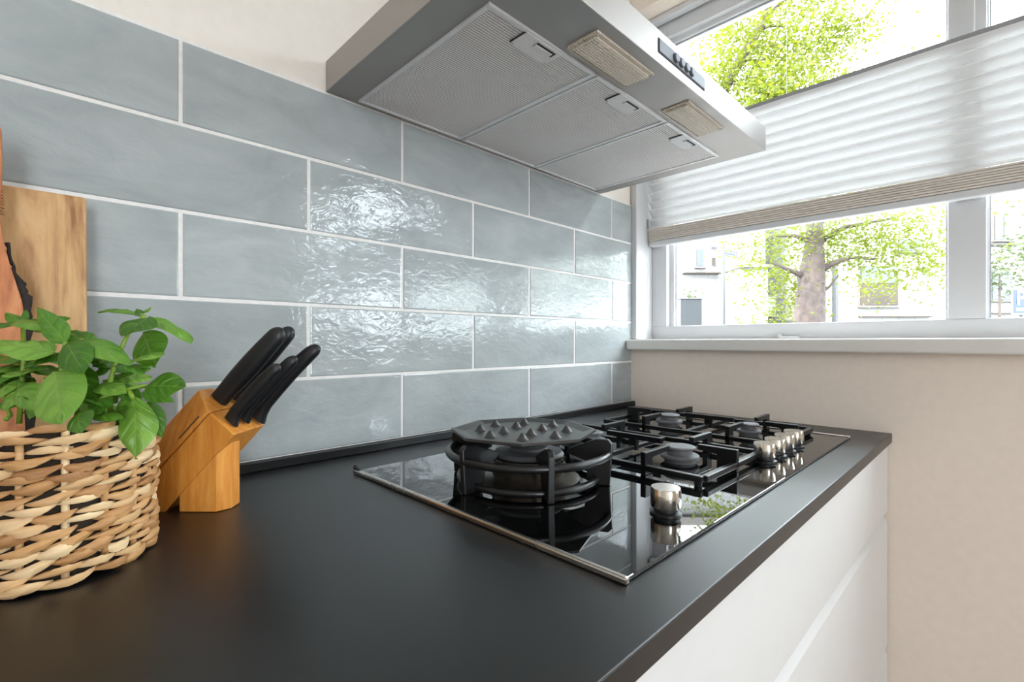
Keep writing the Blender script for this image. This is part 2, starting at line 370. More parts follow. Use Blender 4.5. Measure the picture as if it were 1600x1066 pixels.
for row in range(5):
    z1, z0 = ZR[row] - G / 2, ZR[row + 1] + G / 2
    if row == 0: z1 = 0.5812
    if row == 4: z0 = 0.0152
    start = -1.10106 - 2 * W - (W / 2 if row % 2 else 0)
    k = 0
    while True:
        x0 = start + k * W + G / 2; x1 = start + (k + 1) * W - G / 2; k += 1
        if x0 > -0.003: break
        x1 = min(x1, -0.0006)
        key = (round(x1 - x0, 4), round(z1 - z0, 4))
        if key not in tile_cache: tile_cache[key] = tile_mesh(x1 - x0, z1 - z0)
        o = bpy.data.objects.new('tile', tile_cache[key]); COL.objects.link(o)
        o.location = (x0, random.uniform(-0.0005, 0.0003), z0); o.rotation_euler = (random.uniform(-0.004, 0.004), 0, random.uniform(-0.0016, 0.0016))
        adopt(o, wall_back)

# ---- street window: sill, jamb, frame, mullion, panes
win = empty('window_1', (0.1, -0.75, 0.193), kind='structure')
XF0, XF1, XG = 0.088, 0.15, 0.118
B('jamb', 'white_paint', win, -0.001, XF0 + 0.01, -0.0165, 0.0028, 0.193, 1.14, bev=0.003)
B('stile', 'white_paint', win, XF0, XF1, -0.064, -0.0165, 0.232, 1.14, bev=0.002)
B('bottom_rail', 'white_paint', win, XF0, XF1, -2.72, -0.0165, 0.19, 0.232, bev=0.002)
B('head_rail', 'white_paint', win, XF0, XF1, -2.72, -0.064, 1.082, 1.14, bev=0.002)
B('mullion', 'white_paint', win, XF0, XF1, -0.737, -0.680, 0.232, 1.082, bev=0.002)
B('mullion', 'white_paint', win, XF0, XF1, -1.405, -1.348, 0.232, 1.082, bev=0.002)
B('mullion', 'white_paint', win, XF0, XF1, -2.075, -2.018, 0.232, 1.082, bev=0.002)
B('stile', 'white_paint', win, XF0, XF1, -2.72, -2.665, 0.232, 1.082, bev=0.002)
for y0, y1 in ((-0.680, -0.064), (-1.348, -0.737), (-2.018, -1.405), (-2.665, -2.075)):
    BW = 0.014 if y1 > -0.1 else 0.003
    for nm, a in (('glazing_bead', (XG - 0.012, XG - 0.001, y1 - BW, y1, 0.232, 1.082)), ('glazing_bead', (XG - 0.012, XG - 0.001, y0, y0 + 0.004, 0.232, 1.082)),
                  ('glazing_bead', (XG - 0.012, XG - 0.001, y0 + 0.004, y1 - BW, 1.070, 1.082)), ('gasket', (XG - 0.003, XG + 0.001, y1 - BW - 0.0025, y1 - BW - 0.0002, 0.232, 1.070)), ('gasket', (XG - 0.003, XG + 0.001, y0 + 0.0045, y1 - BW - 0.003, 1.0665, 1.0695))):
        B(nm, 'white_paint' if nm == 'glazing_bead' else 'rail_grey', win, *a)
    B('pane', 'pane', win, XG + 0.0005, XG + 0.003, y0, y1, 0.232, 1.082)
# small white sash stay on the bottom rail
hb = bmesh.new(); box(hb, 0.070, 0.089, -0.412, -0.372, 0.1935, 0.1995, 0.0015); box(hb, 0.074, 0.084, -0.376, -0.366, 0.1935, 0.2045, 0.002)
obj('sash_stay', hb, 'white_paint', win, smooth=15)
sill = st(B('trim_1', 'sill', None, -0.034, 0.088, -2.76, -0.0012, 0.163, 0.1925, bev=0.005, seg=3))

# ---- pleated blind
blind = empty('pleated_blind', (0.075, -0.70, 0.4675), label='white pleated blind hanging half-way across the street window', cat='blind')
XB, YB0, YB1 = 0.070, -2.70, -0.022
zt, zb, npl, amp = 0.7785, 0.520, 10, 0.0115
bm = bmesh.new(); prof = []
for i in range(2 * npl + 1):
    prof.append((XB + (amp if i % 2 else -amp), zb + (zt - zb) * i / (2 * npl)))
cols = []
for y in [YB1 + (YB0 - YB1) * j / 48 for j in range(49)]:
    cols.append([bm.verts.new((x + 0.0012 * math.sin(y * 21 + z * 40), y, z)) for x, z in prof])
for c0, c1 in zip(cols, cols[1:]):
    for i in range(len(prof) - 1): bm.faces.new((c0[i], c0[i + 1], c1[i + 1], c1[i]))
obj('pleated_fabric', bm, 'fabric', blind)
B('top_rail', 'rail_grey', blind, XB - 0.011, XB + 0.011, YB0, YB1, 0.7785, 0.789, bev=0.002)
for k in range(7):
    B('folded_pleat', 'fabric_shaded', blind, XB - 0.0125 - 0.0008 * (k % 2), XB + 0.0125, YB0, YB1, 0.4835 + k * 0.0052, 0.4835 + k * 0.0052 + 0.0046, bev=0.0012)
B('bottom_rail', 'white_paint', blind, XB - 0.011, XB + 0.011, YB0, YB1, 0.4675, 0.483, bev=0.003)
B('ceiling_rail', 'white_paint', blind, XB - 0.014, XB + 0.010, YB0, YB1, 1.122, 1.139, bev=0.002)
for y in (-0.388, -0.7195, -1.05, -1.38, -1.71, -2.04, -2.37): obj('pull_cord', tube(bmesh.new(), [(XB, y, 0.79), (XB, y, 1.122)], 0.0007, 6), 'cord', blind)
obj('pull_cord', tube(bmesh.new(), [(XB - 0.012, -0.0195, 0.535), (XB - 0.013, -0.0195, 0.36), (XB - 0.008, -0.021, 0.30), (XB - 0.016, -0.020, 0.24), (XB - 0.006, -0.024, 0.205)], 0.0007, 6), 'cord', blind)
B('cord_clip', 'rail_grey', blind, XB - 0.015, XB - 0.010, -0.0215, -0.0165, 0.522, 0.549)

# ================================================================== WORKTOP AND CABINETS
B('worktop', 'worktop', None, -2.2, -0.001, -0.601, 0.0012, -0.019, 0.0, bev=0.0012)
tag(bpy.data.objects['worktop'], 'matt black kitchen worktop running to the wall under the window', 'worktop')
up = B('worktop_upstand', 'black_edge', None, -2.2, -0.0012, -0.013, -0.0006, 0.0002, 0.0145, bev=0.0015)
tag(up, 'narrow black upstand strip along the foot of the tiles', 'upstand')
def cabinet(x0, x1, lab):
    c = empty('drawer_cabinet', ((x0 + x1) / 2, -0.3, ZF), label=lab, cat='cabinet', group='white handleless base cabinets')
    B('carcass', 'lacquer', c, x0, x1, -0.565, -0.002, ZF + 0.10, -0.0195)
    B('plinth', 'dark_slot', c, x0, x1, -0.54, -0.1, ZF, ZF + 0.10)
    zz = [(-0.0245, -0.1585), (-0.1665, -0.4300), (-0.4385, -0.815)]
    for i, (z1, z0) in enumerate(zz):
        bm = bmesh.new()
        c_ = 0.014 if i else 0.002
        prism(bm, [(-0.594, z0), (-0.594, z1 - c_ * 0.9), (-0.594 + c_ * 0.7, z1), (-0.575, z1), (-0.575, z0)], (x0 + 0.002, 0, 0), (0, 1, 0), (0, 0, 1), (1, 0, 0), x1 - x0 - 0.0035, bev=0.001)
        obj('drawer_front', bm, 'lacquer', c, smooth=15)
    for z in (-0.1625, -0.434): B('grip_rail', 'alu', c, x0 + 0.002, x1 - 0.002, -0.574, -0.5655, z - 0.004, z + 0.004)
    return c
cabinet(-1.05, -0.0015, 'white drawer cabinet under the gas hob, beside the window wall')
cabinet(-2.1, -1.052, 'white drawer cabinet under the basket end of the worktop')

# ================================================================== GAS HOB
HX0, HX1, HY0, HY1, HZ = -0.914, -0.136, -0.5535, -0.117, 0.0042
hob = empty('gas_hob', (-0.525, -0.335, 0), label='black glass gas hob set on the worktop below the extractor', cat='hob')
B('glass_top', 'hob_glass', hob, HX0, HX1, HY0, HY1, 0.0004, HZ, bev=0.0012)
for x in (HX0 - 0.0045, HX1 - 0.0015): B('edge_trim', 'steel_trim', hob, x, x + 0.006, HY0 - 0.002, HY1 + 0.002, 0.0003, 0.0062, bev=0.0016)
bm = bmesh.new(); prism(bm, [(0, 0), (0.030, 0), (0, 0.011)], (HX0 - 0.004, HY1 + 0.0025, 0.0003), (0, -1, 0), (0, 0, 1), (1, 0, 0), 0.004)
obj('corner_clip', bm, 'rubber', hob)
WK = (-0.770, -0.314)
def burner(x, y, s=1.0):
    b = obj('burner', lathe(bmesh.new(), [(0, 0), (0.0225 * s, 0), (0.0225 * s, 0.0055), (0.0275 * s, 0.006), (0.0282 * s, 0.0075), (0.0282 * s, 0.0100), (0.0270 * s, 0.0115), (0.0185 * s, 0.0130), (0.0180 * s, 0.0200), (0, 0.0200)], (x, y, HZ - 0.0002), 36), 'burner', hob, smooth=22)
    obj('burner_cap', lathe(bmesh.new(), [(0, 0), (0.0205 * s, 0), (0.0225 * s, 0.0012), (0.0225 * s, 0.003), (0.0205 * s, 0.0042), (0, 0.0044)], (x, y, HZ + 0.0197), 36), 'burner', b, smooth=22)
    return b
CX = (-0.541, -0.253); CY = (-0.247, -0.413)
for x in CX:
    for y in CY: burner(x, y, 1.0 if not (x == CX[1] and y == CY[1]) else 0.78)
wb = obj('wok_burner', lathe(bmesh.new(), [(0, 0), (0.066, 0), (0.068, 0.003), (0.060, 0.007), (0.048, 0.009), (0.050, 0.020), (0.047, 0.024), (0.046, 0.030), (0.034, 0.032), (0, 0.032)], (WK[0], WK[1], HZ - 0.0002), 40), 'burner_ring', hob, smooth=35)
obj('burner_cap', lathe(bmesh.new(), [(0, 0), (0.045, 0), (0.047, 0.002), (0.044, 0.006), (0.026, 0.008), (0.024, 0.011), (0, 0.012)], (WK[0], WK[1], HZ + 0.0315), 40), 'burner', wb, smooth=35)
for k in range(26):
    a = 2 * math.pi * k / 26
    o = obj('flame_port', lathe(bmesh.new(), [(0, 0), (0.0016, 0), (0.0016, 0.003), (0, 0.003)], (0, 0, 0), 8), 'dark_slot', wb)
    o.parent = None; o.matrix_parent_inverse = Matrix.Identity(4)
    o.location = (WK[0] + 0.0455 * math.cos(a), WK[1] + 0.0455 * math.sin(a), HZ + 0.0268); o.rotation_euler = (0, R(90), a); adopt(o, wb)
for nm, (kx, ky) in (('a', (-0.762, -0.506)), ('b', (-0.447, -0.503)), ('c', (-0.398, -0.503)), ('d', (-0.349, -0.503)), ('e', (-0.300, -0.503))):
    kb = obj('control_knob', lathe(bmesh.new(), [(0, 0.0075), (0.0152, 0.0075), (0.0157, 0.0085), (0.0157, 0.0265), (0.0148, 0.0278), (0, 0.0278)], (kx, ky, HZ), 36), 'chrome', hob, smooth=35)
    obj('knob_collar', lathe(bmesh.new(), [(0, 0), (0.0165, 0), (0.0165, 0.0022), (0.0125, 0.004), (0.0125, 0.0076), (0, 0.0076)], (kx, ky, HZ - 0.0002), 36), 'rubber', kb, smooth=35)
    B('pointer_mark', 'dark_slot', kb, kx - 0.0006, kx + 0.0006, ky - 0.0160, ky - 0.0154, HZ + 0.020, HZ + 0.0272)

# ---- pan supports (lift off, so each is a thing)
TOPZ = 0.035
def pan_support(cx, label):
    x0, x1, y0, y1 = cx - 0.103, cx + 0.103, -0.494, -0.150
    g = empty('pan_support', (cx, -0.322, HZ), label=label, cat='pan support', group='cast iron pan supports')
    b = 0.0045; za, zb_ = 0.0095, 0.0175
    for nm, a in (('frame_bar', (x0 - b, x0 + b, y0, y1, za, zb_)), ('frame_bar', (x1 - b, x1 + b, y0, y1, za, zb_)),
                  ('frame_bar', (x0 + b, x1 - b, y0 - b, y0 + b, za, zb_)), ('frame_bar', (x0 + b, x1 - b, y1 - b, y1 + b, za, zb_)), ('frame_bar', (x0 + b, x1 - b, -0.334 - b, -0.334 + b, za, zb_))):
        B(nm, 'cast_iron', g, *a, bev=0.0012)
    f = 0.004
    for cy in CY:
        for s in (-1, 1):
            xe = x0 if s < 0 else x1
            bm = bmesh.new()
            # an L: a flat post on the side bar and the finger reaching towards the burner
            prism(bm, [(-0.0045, HZ + 0.0002), (0.016, HZ + 0.0002), (0.013, TOPZ - 0.008), (0.064, TOPZ - 0.008), (0.064, TOPZ), (-0.0045, TOPZ)], (xe, cy - f, 0), (-s, 0, 0), (0, 0, 1), (0, 1, 0), 2 * f, bev=0.001)
            obj('finger', bm, 'cast_iron', g, smooth=15)
    for yy, s in ((y0, 1), (y1, -1)):
        bm = bmesh.new()
        prism(bm, [(-0.0045, HZ + 0.0002), (0.024, HZ + 0.0002), (0.022, TOPZ - 0.009), (0.052, TOPZ - 0.008), (0.052, TOPZ), (-0.0045, TOPZ)], (cx - f, yy, 0), (0, s, 0), (0, 0, 1), (1, 0, 0), 2 * f, bev=0.001)
        obj('finger', bm, 'cast_iron', g, smooth=15)
    bm = bmesh.new(); prism(bm, [(-0.050, TOPZ - 0.008), (-0.007, TOPZ - 0.008), (-0.007, za), (0.007, za), (0.007, TOPZ - 0.008), (0.050, TOPZ - 0.008), (0.050, TOPZ), (-0.050, TOPZ)], (cx - f, -0.334, 0), (0, 1, 0), (0, 0, 1), (1, 0, 0), 2 * f)
    obj('finger', bm, 'cast_iron', g)
    for fx in (x0, x1):
        for fy in (y0 + 0.006, y1 - 0.006): obj('foot', lathe(bmesh.new(), [(0, 0), (0.0045, 0), (0.0055, 0.006), (0, 0.006)], (fx, fy, HZ + 0.0001), 10), 'rubber', g)
    return g
pan_support(CX[0], 'black cast iron pan support next to the wok ring')
pan_support(CX[1], 'black cast iron pan support nearest the window wall')
# ---- wok ring
wr_ = empty('wok_ring', (WK[0], WK[1], HZ), label='round black wok ring with upright fins over the large burner', cat='wok ring')
RR = 0.1045
obj('upper_ring', tube(bmesh.new(), [(WK[0] + RR * math.cos(a), WK[1] + RR * math.sin(a), 0.043) for a in [2 * math.pi * k / 64 for k in range(64)]], 0.0052, 10, closed=True), 'enamel', wr_, smooth='all')
obj('lower_ring', tube(bmesh.new(), [(WK[0] + 0.090 * math.cos(a), WK[1] + 0.090 * math.sin(a), 0.0115) for a in [2 * math.pi * k / 64 for k in range(64)]], 0.0048, 10, closed=True), 'enamel', wr_, smooth='all')
for k in range(6):
    a = R(57 + 60 * k); ra = Vector((math.cos(a), math.sin(a), 0)); ta = Vector((-ra.y, ra.x, 0))
    bm = bmesh.new()
    prism(bm, [(0.080, HZ + 0.0002), (0.107, HZ + 0.0002), (0.1105, 0.057), (0.105, 0.0625), (0.090, 0.0625), (0.054, 0.0475), (0.052, 0.0420), (0.076, 0.036)], Vector((WK[0], WK[1], 0)) - ta * 0.004, ra, (0, 0, 1), ta, 0.008, bev=0.0014)
    obj('fin', bm, 'enamel', wr_, smooth=15)
# ---- simmer plate lying on the wok ring
PZ = 0.0632
sp_ = empty('simmer_plate', (WK[0] - 0.008, WK[1] + 0.002, PZ), label='eight-sided dark metal simmer plate with pointed studs lying on the wok ring', cat='simmer plate')
pc = Vector((WK[0] - 0.008, WK[1] + 0.002, 0))
bm = bmesh.new(); rings = []
for r, z in ((0.0, PZ), (0.078, PZ), (0.094, PZ + 0.0045), (0.0955, PZ + 0.0045), (0.0955, PZ + 0.0075), (0.091, PZ + 0.0078), (0.0785, PZ + 0.0042), (0.0, PZ + 0.0042)):
    rings.append([bm.verts.new((pc.x + r * math.cos(R(45 * k - 2)), pc.y + r * math.sin(R(45 * k - 2)), z)) for k in range(8)] if r else bm.verts.new((pc.x, pc.y, z)))
for a, b in zip(rings, rings[1:]):
    for k in range(8):
        k2 = (k + 1) % 8
        if isinstance(a, list) and isinstance(b, list): bm.faces.new((a[k], a[k2], b[k2], b[k]))
        elif isinstance(a, list): bm.faces.new((a[k], a[k2], b))
        else: bm.faces.new((a, b[k2], b[k]))
obj('dish', bm, 'plate', sp_)
stud = None
for i in range(12):
    rr, a = (0.057, R(45 * i - 2)) if i < 8 else (0.027, R(65 + 90 * (i - 8)))
    p = (pc.x + rr * math.cos(a), pc.y + rr * math.sin(a), PZ + 0.0041)
    if stud is None:
        stud = obj('stud', lathe(bmesh.new(), [(0.0088, 0), (0.0075, 0.0006), (0.0055, 0.0028), (0.0032, 0.0062), (0.0014, 0.0084), (0, 0.0088)], (0, 0, 0), 20), 'plate', None, smooth='all', loc=p); o = stud
    else:
        o = bpy.data.objects.new('stud', stud.data); COL.objects.link(o); o.location = p
    adopt(o, sp_)

# ================================================================== EXTRACTOR HOOD
hood = empty('extractor_hood', (-0.53, -0.2, 0.5835), label='brushed steel extractor hood above the hob against the tiled wall', cat='extractor hood')
hx0, hx1, hy0, hy1, hz0, hz1 = -0.9085, -0.1555, -0.4125, -0.001, 0.5835, 0.632
B('canopy', 'steel', hood, hx0, hx1, hy0, hy1, hz0, hz1, bev=0.0012)
B('chimney', 'steel', hood, -0.68, -0.46, -0.22, hy1, hz1 - 0.001, ZC - 0.001, bev=0.001)
fx = [(-0.8590, -0.6475), (-0.6415, -0.4320), (-0.4260, -0.2000)]
FY0, FY1, FZ = -0.3350, -0.0120, hz0
for i, (a, b) in enumerate(fx):
    ff = empty('grease_filter', ((a + b) / 2, (FY0 + FY1) / 2, FZ)); adopt(ff, hood)
    bm = bmesh.new(); t = 0.006
    for q in ((a, b, FY0, FY0 + t), (a, b, FY1 - t, FY1), (a, a + t, FY0 + t, FY1 - t), (b - t, b, FY0 + t, FY1 - t)): box(bm, q[0], q[1], q[2], q[3], FZ - 0.0030, FZ + 0.001, 0.0006)
    obj('filter_frame', bm, 'alu', ff, smooth=15)
    B('filter_mesh', 'filter', ff, a + t, b - t, FY0 + t, FY1 - t, FZ - 0.0012, FZ + 0.001)
    lx = a + 0.068
    bm = bmesh.new(); prism(bm, [(0, 0), (0.070, 0), (0.070, 0.026), (0.060, 0.034), (0.010, 0.034), (0, 0.026)], (lx, FY0 + t * 0.6, FZ - 0.0036), (1, 0, 0), (0, 1, 0), (0, 0, 1), 0.004, bev=0.0008)
    la = obj('latch', bm, 'latch', ff, smooth=15)
    B('latch_slot', 'dark_slot', la, lx + 0.026, lx + 0.062, FY0 + 0.008, FY0 + 0.018, FZ - 0.0040, FZ - 0.0035)
    B('latch_tab', 'latch', la, lx + 0.026, lx + 0.058, FY0 + 0.0115, FY0 + 0.0175, FZ - 0.0050, FZ - 0.0039, bev=0.0004)
    B('latch_edge', 'dark_slot', la, lx - 0.0012, lx, FY0 + 0.004, FY0 + 0.034, FZ - 0.0030, FZ)
    if i < 2: B('joint_strip', 'alu', hood, b + 0.0008, b + 0.0052, FY0, FY1, FZ - 0.0016, FZ + 0.001)
    B('joint_gap', 'dark_slot', hood, b + 0.0001, b + 0.0009, FY0, FY1, FZ - 0.0008, FZ + 0.001)
for x0, x1 in ((-0.7260, -0.5855), (-0.4700, -0.3300)):
    y0, y1 = -0.3935, -0.3460
    lp = obj('lamp', box(bmesh.new(), x0, x1, y0, y1, FZ - 0.0026, FZ + 0.001, 0.0015, 2), 'lens', hood, smooth=15)
    B('lamp_lens', 'lens', lp, x0 + 0.004, x1 - 0.004, y0 + 0.004, y1 - 0.004, FZ - 0.0062, FZ - 0.0024, bev=0.0025)
    for q in ((x0 - 0.001, x1 + 0.001, y0 - 0.0012, y0), (x0 - 0.001, x1 + 0.001, y1, y1 + 0.0012), (x0 - 0.0012, x0, y0, y1), (x1, x1 + 0.0012, y0, y1)): B('lamp_rim', 'lens', lp, q[0], q[1], q[2], q[3], FZ - 0.0030, FZ)
cp = B('control_panel', 'panel_grey', hood, -0.604, -0.455, hy0 - 0.002, hy0 + 0.001, 0.6000, 0.6178, bev=0.0006)
B('panel_edge', 'dark_slot', cp, -0.6055, -0.4535, hy0 - 0.0009, hy0 + 0.0005, 0.5985, 0.6190)
for bx in (-0.5560, -0.5385, -0.5210, -0.5035):
    o = obj('push_button', lathe(bmesh.new(), [(0, 0), (0.0063, 0), (0.0063, 0.0032), (0.0056, 0.0038), (0, 0.0038)], (0, 0, 0), 20), 'panel_grey', None, smooth=35, loc=(bx, hy0 - 0.0018, 0.6090))
    o.rotation_euler = (R(90), 0, 0); adopt(o, cp)
    o2 = obj('button_gap', lathe(bmesh.new(), [(0, 0), (0.0078, 0), (0.0078, 0.0006), (0, 0.0006)], (0, 0, 0), 20), 'dark_slot', None, loc=(bx - 0.0012, hy0 - 0.0018, 0.6086))
    o2.rotation_euler = (R(90), 0, 0); adopt(o2, cp)

# ================================================================== KNIFE BLOCK AND KNIVES
ang, th = R(-45), R(48)
kd = Vector((math.cos(ang), math.sin(ang), 0)); kn = Vector((-kd.y, kd.x, 0))
ke = kd * math.cos(th) + UP * math.sin(th); kt = kd * math.sin(th) - UP * math.cos(th)
KC = Vector((-1.1355, -0.1163, 0)); KO = KC + kd * 0.0748 + UP * 0.0845
kb = empty('knife_block', KC + kd * 0.02 + kn * 0.03, label='slanted orange beech knife block between basket and hob', cat='knife block')
def block_piece(name, poly, back=0.001):
    # prism along the slanted axis, cut flat on the worktop
    bm = bmesh.new(); prism(bm, poly, KO - ke * 0.25, kn, kt, ke, 0.25, bev=0.0012)
    g = bm.verts[:] + bm.edges[:] + bm.faces[:]
    r = bmesh.ops.bisect_plane(bm, geom=g, plane_co=(0, 0, 0.0003), plane_no=(0, 0, 1), clear_inner=True)
    ed = [e for e in r['geom_cut'] if isinstance(e, bmesh.types.BMEdge)]
    bmesh.ops.edgeloop_fill(bm, edges=ed)
    return obj(name, bm, 'block_wood', kb, smooth=15)
block_piece('lower_body', [(0, 0), (0.064, 0), (0.064, -0.0355), (0, -0.0355)])
block_piece('upper_body', [(0.0008, -0.0365), (0.0632, -0.0365), (0.0635, -0.040), (0.0445, -0.0700), (0.0195, -0.0700), (0.0005, -0.040)])
# engraved mark on the upper face
mk0 = KO + kn * 0.0005 + kt * -0.0395; sd = (kn * 0.019 + kt * -0.030).normalized(); sn = sd.cross(ke).normalized()
bm = bmesh.new(); prism(bm, [(-0.045, 0.0028), (-0.012, 0.0028), (-0.012, 0.0046), (-0.045, 0.0046)], mk0 - sn * 0.0004, ke, sd, sn, 0.0008)
obj('engraved_mark', bm, 'dark_slot', kb)
# foot: a bevelled upright under the slanted body
fo = Vector((-1.1252, -0.1269, 0.0003))
bm = bmesh.new()
prism(bm, [(0.0, 0.0), (0.0405, 0.0), (0.0505, 0.0120), (0.0490, 0.0300), (0.0405, 0.0420), (0.0, 0.0420)], fo, kd, kn, UP, 0.13, bev=0.001)
zc_n = kt  # trim it along the underside of the body
r = bmesh.ops.bisect_plane(bm, geom=bm.verts[:] + bm.edges[:] + bm.faces[:], plane_co=KO + kt * 0.0002, plane_no=kt, clear_inner=True)
bmesh.ops.edgeloop_fill(bm, edges=[e for e in r['geom_cut'] if isinstance(e, bmesh.types.BMEdge)])
obj('foot', bm, 'block_wood', kb, smooth=15)
def knife(n, t, L, wd, thk, off, label, bend=0.0, guard=0.0):
    base = KO + kn * n + kt * t + ke * off
    k = empty('kitchen_knife', base, label=label, cat='knife', group='black handled knives in the block')
    bm = bmesh.new(); rings = []; S = 14; NN = 22
    for i in range(NN + 1):
        u = 1 - (1 - i / NN) ** 1.9; s = u * L
        wv = wd * (0.86 + 0.20 * math.sin(math.pi * min(1, u * 1.05)) ** 1.0)
        if u < 0.12: wv = wd * (0.92 + guard * (1 - u / 0.12))
        if u > 0.90: wv *= math.sqrt(max(0.02, 1 - ((u - 0.90) / 0.102) ** 2))
        tv = thk * (0.8 + 0.3 * math.sin(math.pi * u) ** 0.7) * (1 if u < 0.9 else math.sqrt(max(0.03, 1 - ((u - 0.9) / 0.105) ** 2)))
        c = base + ke * s + kt * (bend * math.sin(math.pi * u) - guard * wd * 0.0 + (guard * wd * 0.45 * max(0, 1 - u / 0.12)))
        ring = []
        for q in range(S):
            a = 2 * math.pi * q / S; ca, sa = math.cos(a), math.sin(a)
            ring.append(bm.verts.new(c + kt * (wv / 2 * math.copysign(abs(ca) ** 0.75, ca)) + kn * (tv / 2 * math.copysign(abs(sa) ** 0.75, sa))))
        rings.append(ring)
    for a, b in zip(rings, rings[1:]):
        for q in range(S): bm.faces.new((a[q], a[(q + 1) % S], b[(q + 1) % S], b[q]))
    bm.faces.new(rings[0][::-1]); bm.faces.new(rings[-1])
    obj('handle', bm, 'knife_handle', k, smooth=50)
    bm = bmesh.new(); prism(bm, [(-wd * 0.46, 0), (wd * 0.46, 0), (wd * 0.46, 0.002 + off), (-wd * 0.46, 0.002 + off)], base + kn * -0.0007 - ke * (off + 0.0), kt, ke, kn, 0.0014)
    obj('blade', bm, 'blade', k)
knife(0.033, -0.0500, 0.110, 0.0225, 0.0165, 0.001, 'largest black-handled knife in the block, closest to the potted basil')
knife(0.051, -0.0490, 0.108, 0.0205, 0.0155, 0.006, 'black-handled knife half hidden behind the largest knife')
knife(0.056, -0.0130, 0.114, 0.0185, 0.0150, 0.004, 'black-handled knife with a hooked guard, nearest the hob', bend=-0.004, guard=0.35)
knife(0.032, -0.0165, 0.094, 0.0150, 0.0125, 0.004, 'middle short knife of the lower row, black handle', bend=-0.002, guard=0.30)
knife(0.013, -0.0185, 0.083, 0.0145, 0.0120, 0.002, 'small front paring knife, shortest black handle in the block', bend=-0.002, guard=0.35)

# ================================================================== BASKET
BC, BR, BH = Vector((-1.2262, -0.190, 0)), 0.0655, 0.110
PHC = math.atan2(CAM.y - BC.y, CAM.x - BC.x)
rim = lambda ph: 0.108 + 0.017 * math.cos(ph - PHC)
basket = empty('woven_basket', BC, label='round woven straw basket holding the basil on the worktop', cat='basket')
bm = bmesh.new(); sg = 48; r0 = []; r1 = []; r2 = []
for k in range(sg):
    a = 2 * math.pi * k / sg; c = Vector((math.cos(a), math.sin(a), 0))
    r0.append(bm.verts.new(BC + c * (BR - 0.002) + UP * 0.003)); r1.append(bm.verts.new(BC + c * (BR - 0.001) + UP * (rim(a) - 0.005))); r2.append(bm.verts.new(BC + c * (BR - 0.006) + UP * (rim(a) - 0.005)))
r3 = [bm.verts.new(v.co - UP * 0.05) for v in r2]
for p, q in ((r0, r1), (r1, r2), (r2, r3)):
    for k in range(sg): bm.faces.new((p[k], p[(k + 1) % sg], q[(k + 1) % sg], q[k]))
bm.faces.new(r0[::-1]); bm.faces.new(r3)
obj('inner_wall', bm, 'liner', basket, smooth=40)
def strand_mesh(length, hgt, dep, tilt, seed):
    """One flattened grass strand: swells out over a stake and tucks in at both ends."""
    rnd = random.Random(seed); bm = bmesh.new(); N, S = 10, 7; rings = []
    half = length / 2 / BR; sk = rnd.uniform(-0.10, 0.10)
    for i in range(N + 1):
        u = i / N; a = -half + 2 * half * u
        f = max(0.10, math.sin(math.pi * min(1, max(0, u + sk * math.sin(math.pi * u)))) ** 0.8)
        rad = BR - 0.0020 + 0.0070 * math.sin(math.pi * u) ** 0.9
        z = tilt * (u - 0.5) * length + 0.0012 * math.sin(5 * u + seed)
        er = Vector((math.cos(a), math.sin(a), 0)); c = er * rad + UP * z
        tw = 0.9 * (u - 0.5) + rnd.uniform(-0.25, 0.25)
        rings.append([bm.verts.new(c + er * (dep * f * math.cos(2 * math.pi * q / S + tw)) + UP * (hgt * f * math.sin(2 * math.pi * q / S + tw) * (1 + 0.25 * math.sin(2.0 * q + seed)))) for q in range(S)])
    for a, b in zip(rings, rings[1:]):
        for q in range(S): bm.faces.new((a[q], a[(q + 1) % S], b[(q + 1) % S], b[q]))
    bm.faces.new(rings[0][::-1]); bm.faces.new(rings[-1])
    bmesh.ops.recalc_face_normals(bm, faces=bm.faces[:])
    me = bpy.data.meshes.new('strand'); bm.to_mesh(me); bm.free(); me.materials.append(M['straw'])
    for p in me.polygons: p.use_smooth = True
    me.set_sharp_from_angle(angle=R(50))
    return me
smesh = [strand_mesh(0.0295 + 0.003 * (i % 4), 0.0034 + 0.0004 * (i % 3), 0.0026 + 0.0004 * (i % 2), 0.07 + 0.04 * (i % 4), i) for i in range(9)]
rows, per = 17, 17
for r_ in range(rows):
    ph0 = random.uniform(0, 0.1) + r_ * math.pi / per * 1.07
    for k in range(per):
        ph = ph0 + 2 * math.pi * (k + random.uniform(-0.13, 0.13)) / per
        o = bpy.data.objects.new('strand', smesh[random.randrange(9)]); COL.objects.link(o)
        o.location = BC + UP * (0.0062 + (rim(ph) - 0.0115) * r_ / (rows - 1) + random.uniform(-0.0008, 0.0008))
        o.rotation_euler = (random.uniform(-0.012, 0.012), random.uniform(-0.012, 0.012), ph)
        s = random.uniform(0.975, 1.03); o.scale = (s, s, random.choice((1, 1, 1)) * random.uniform(0.88, 1.12))
        adopt(o, basket)
for k in range(per):
    a = 2 * math.pi * k / per; c = Vector((math.cos(a), math.sin(a), 0)); h_ = rim(a)
    obj('stake', tube(bmesh.new(), [BC + c * (BR + 0.001) + UP * z for z in (0.004, h_ * 0.5, h_ - 0.004)], 0.0026, 6), 'straw', basket, smooth='all')

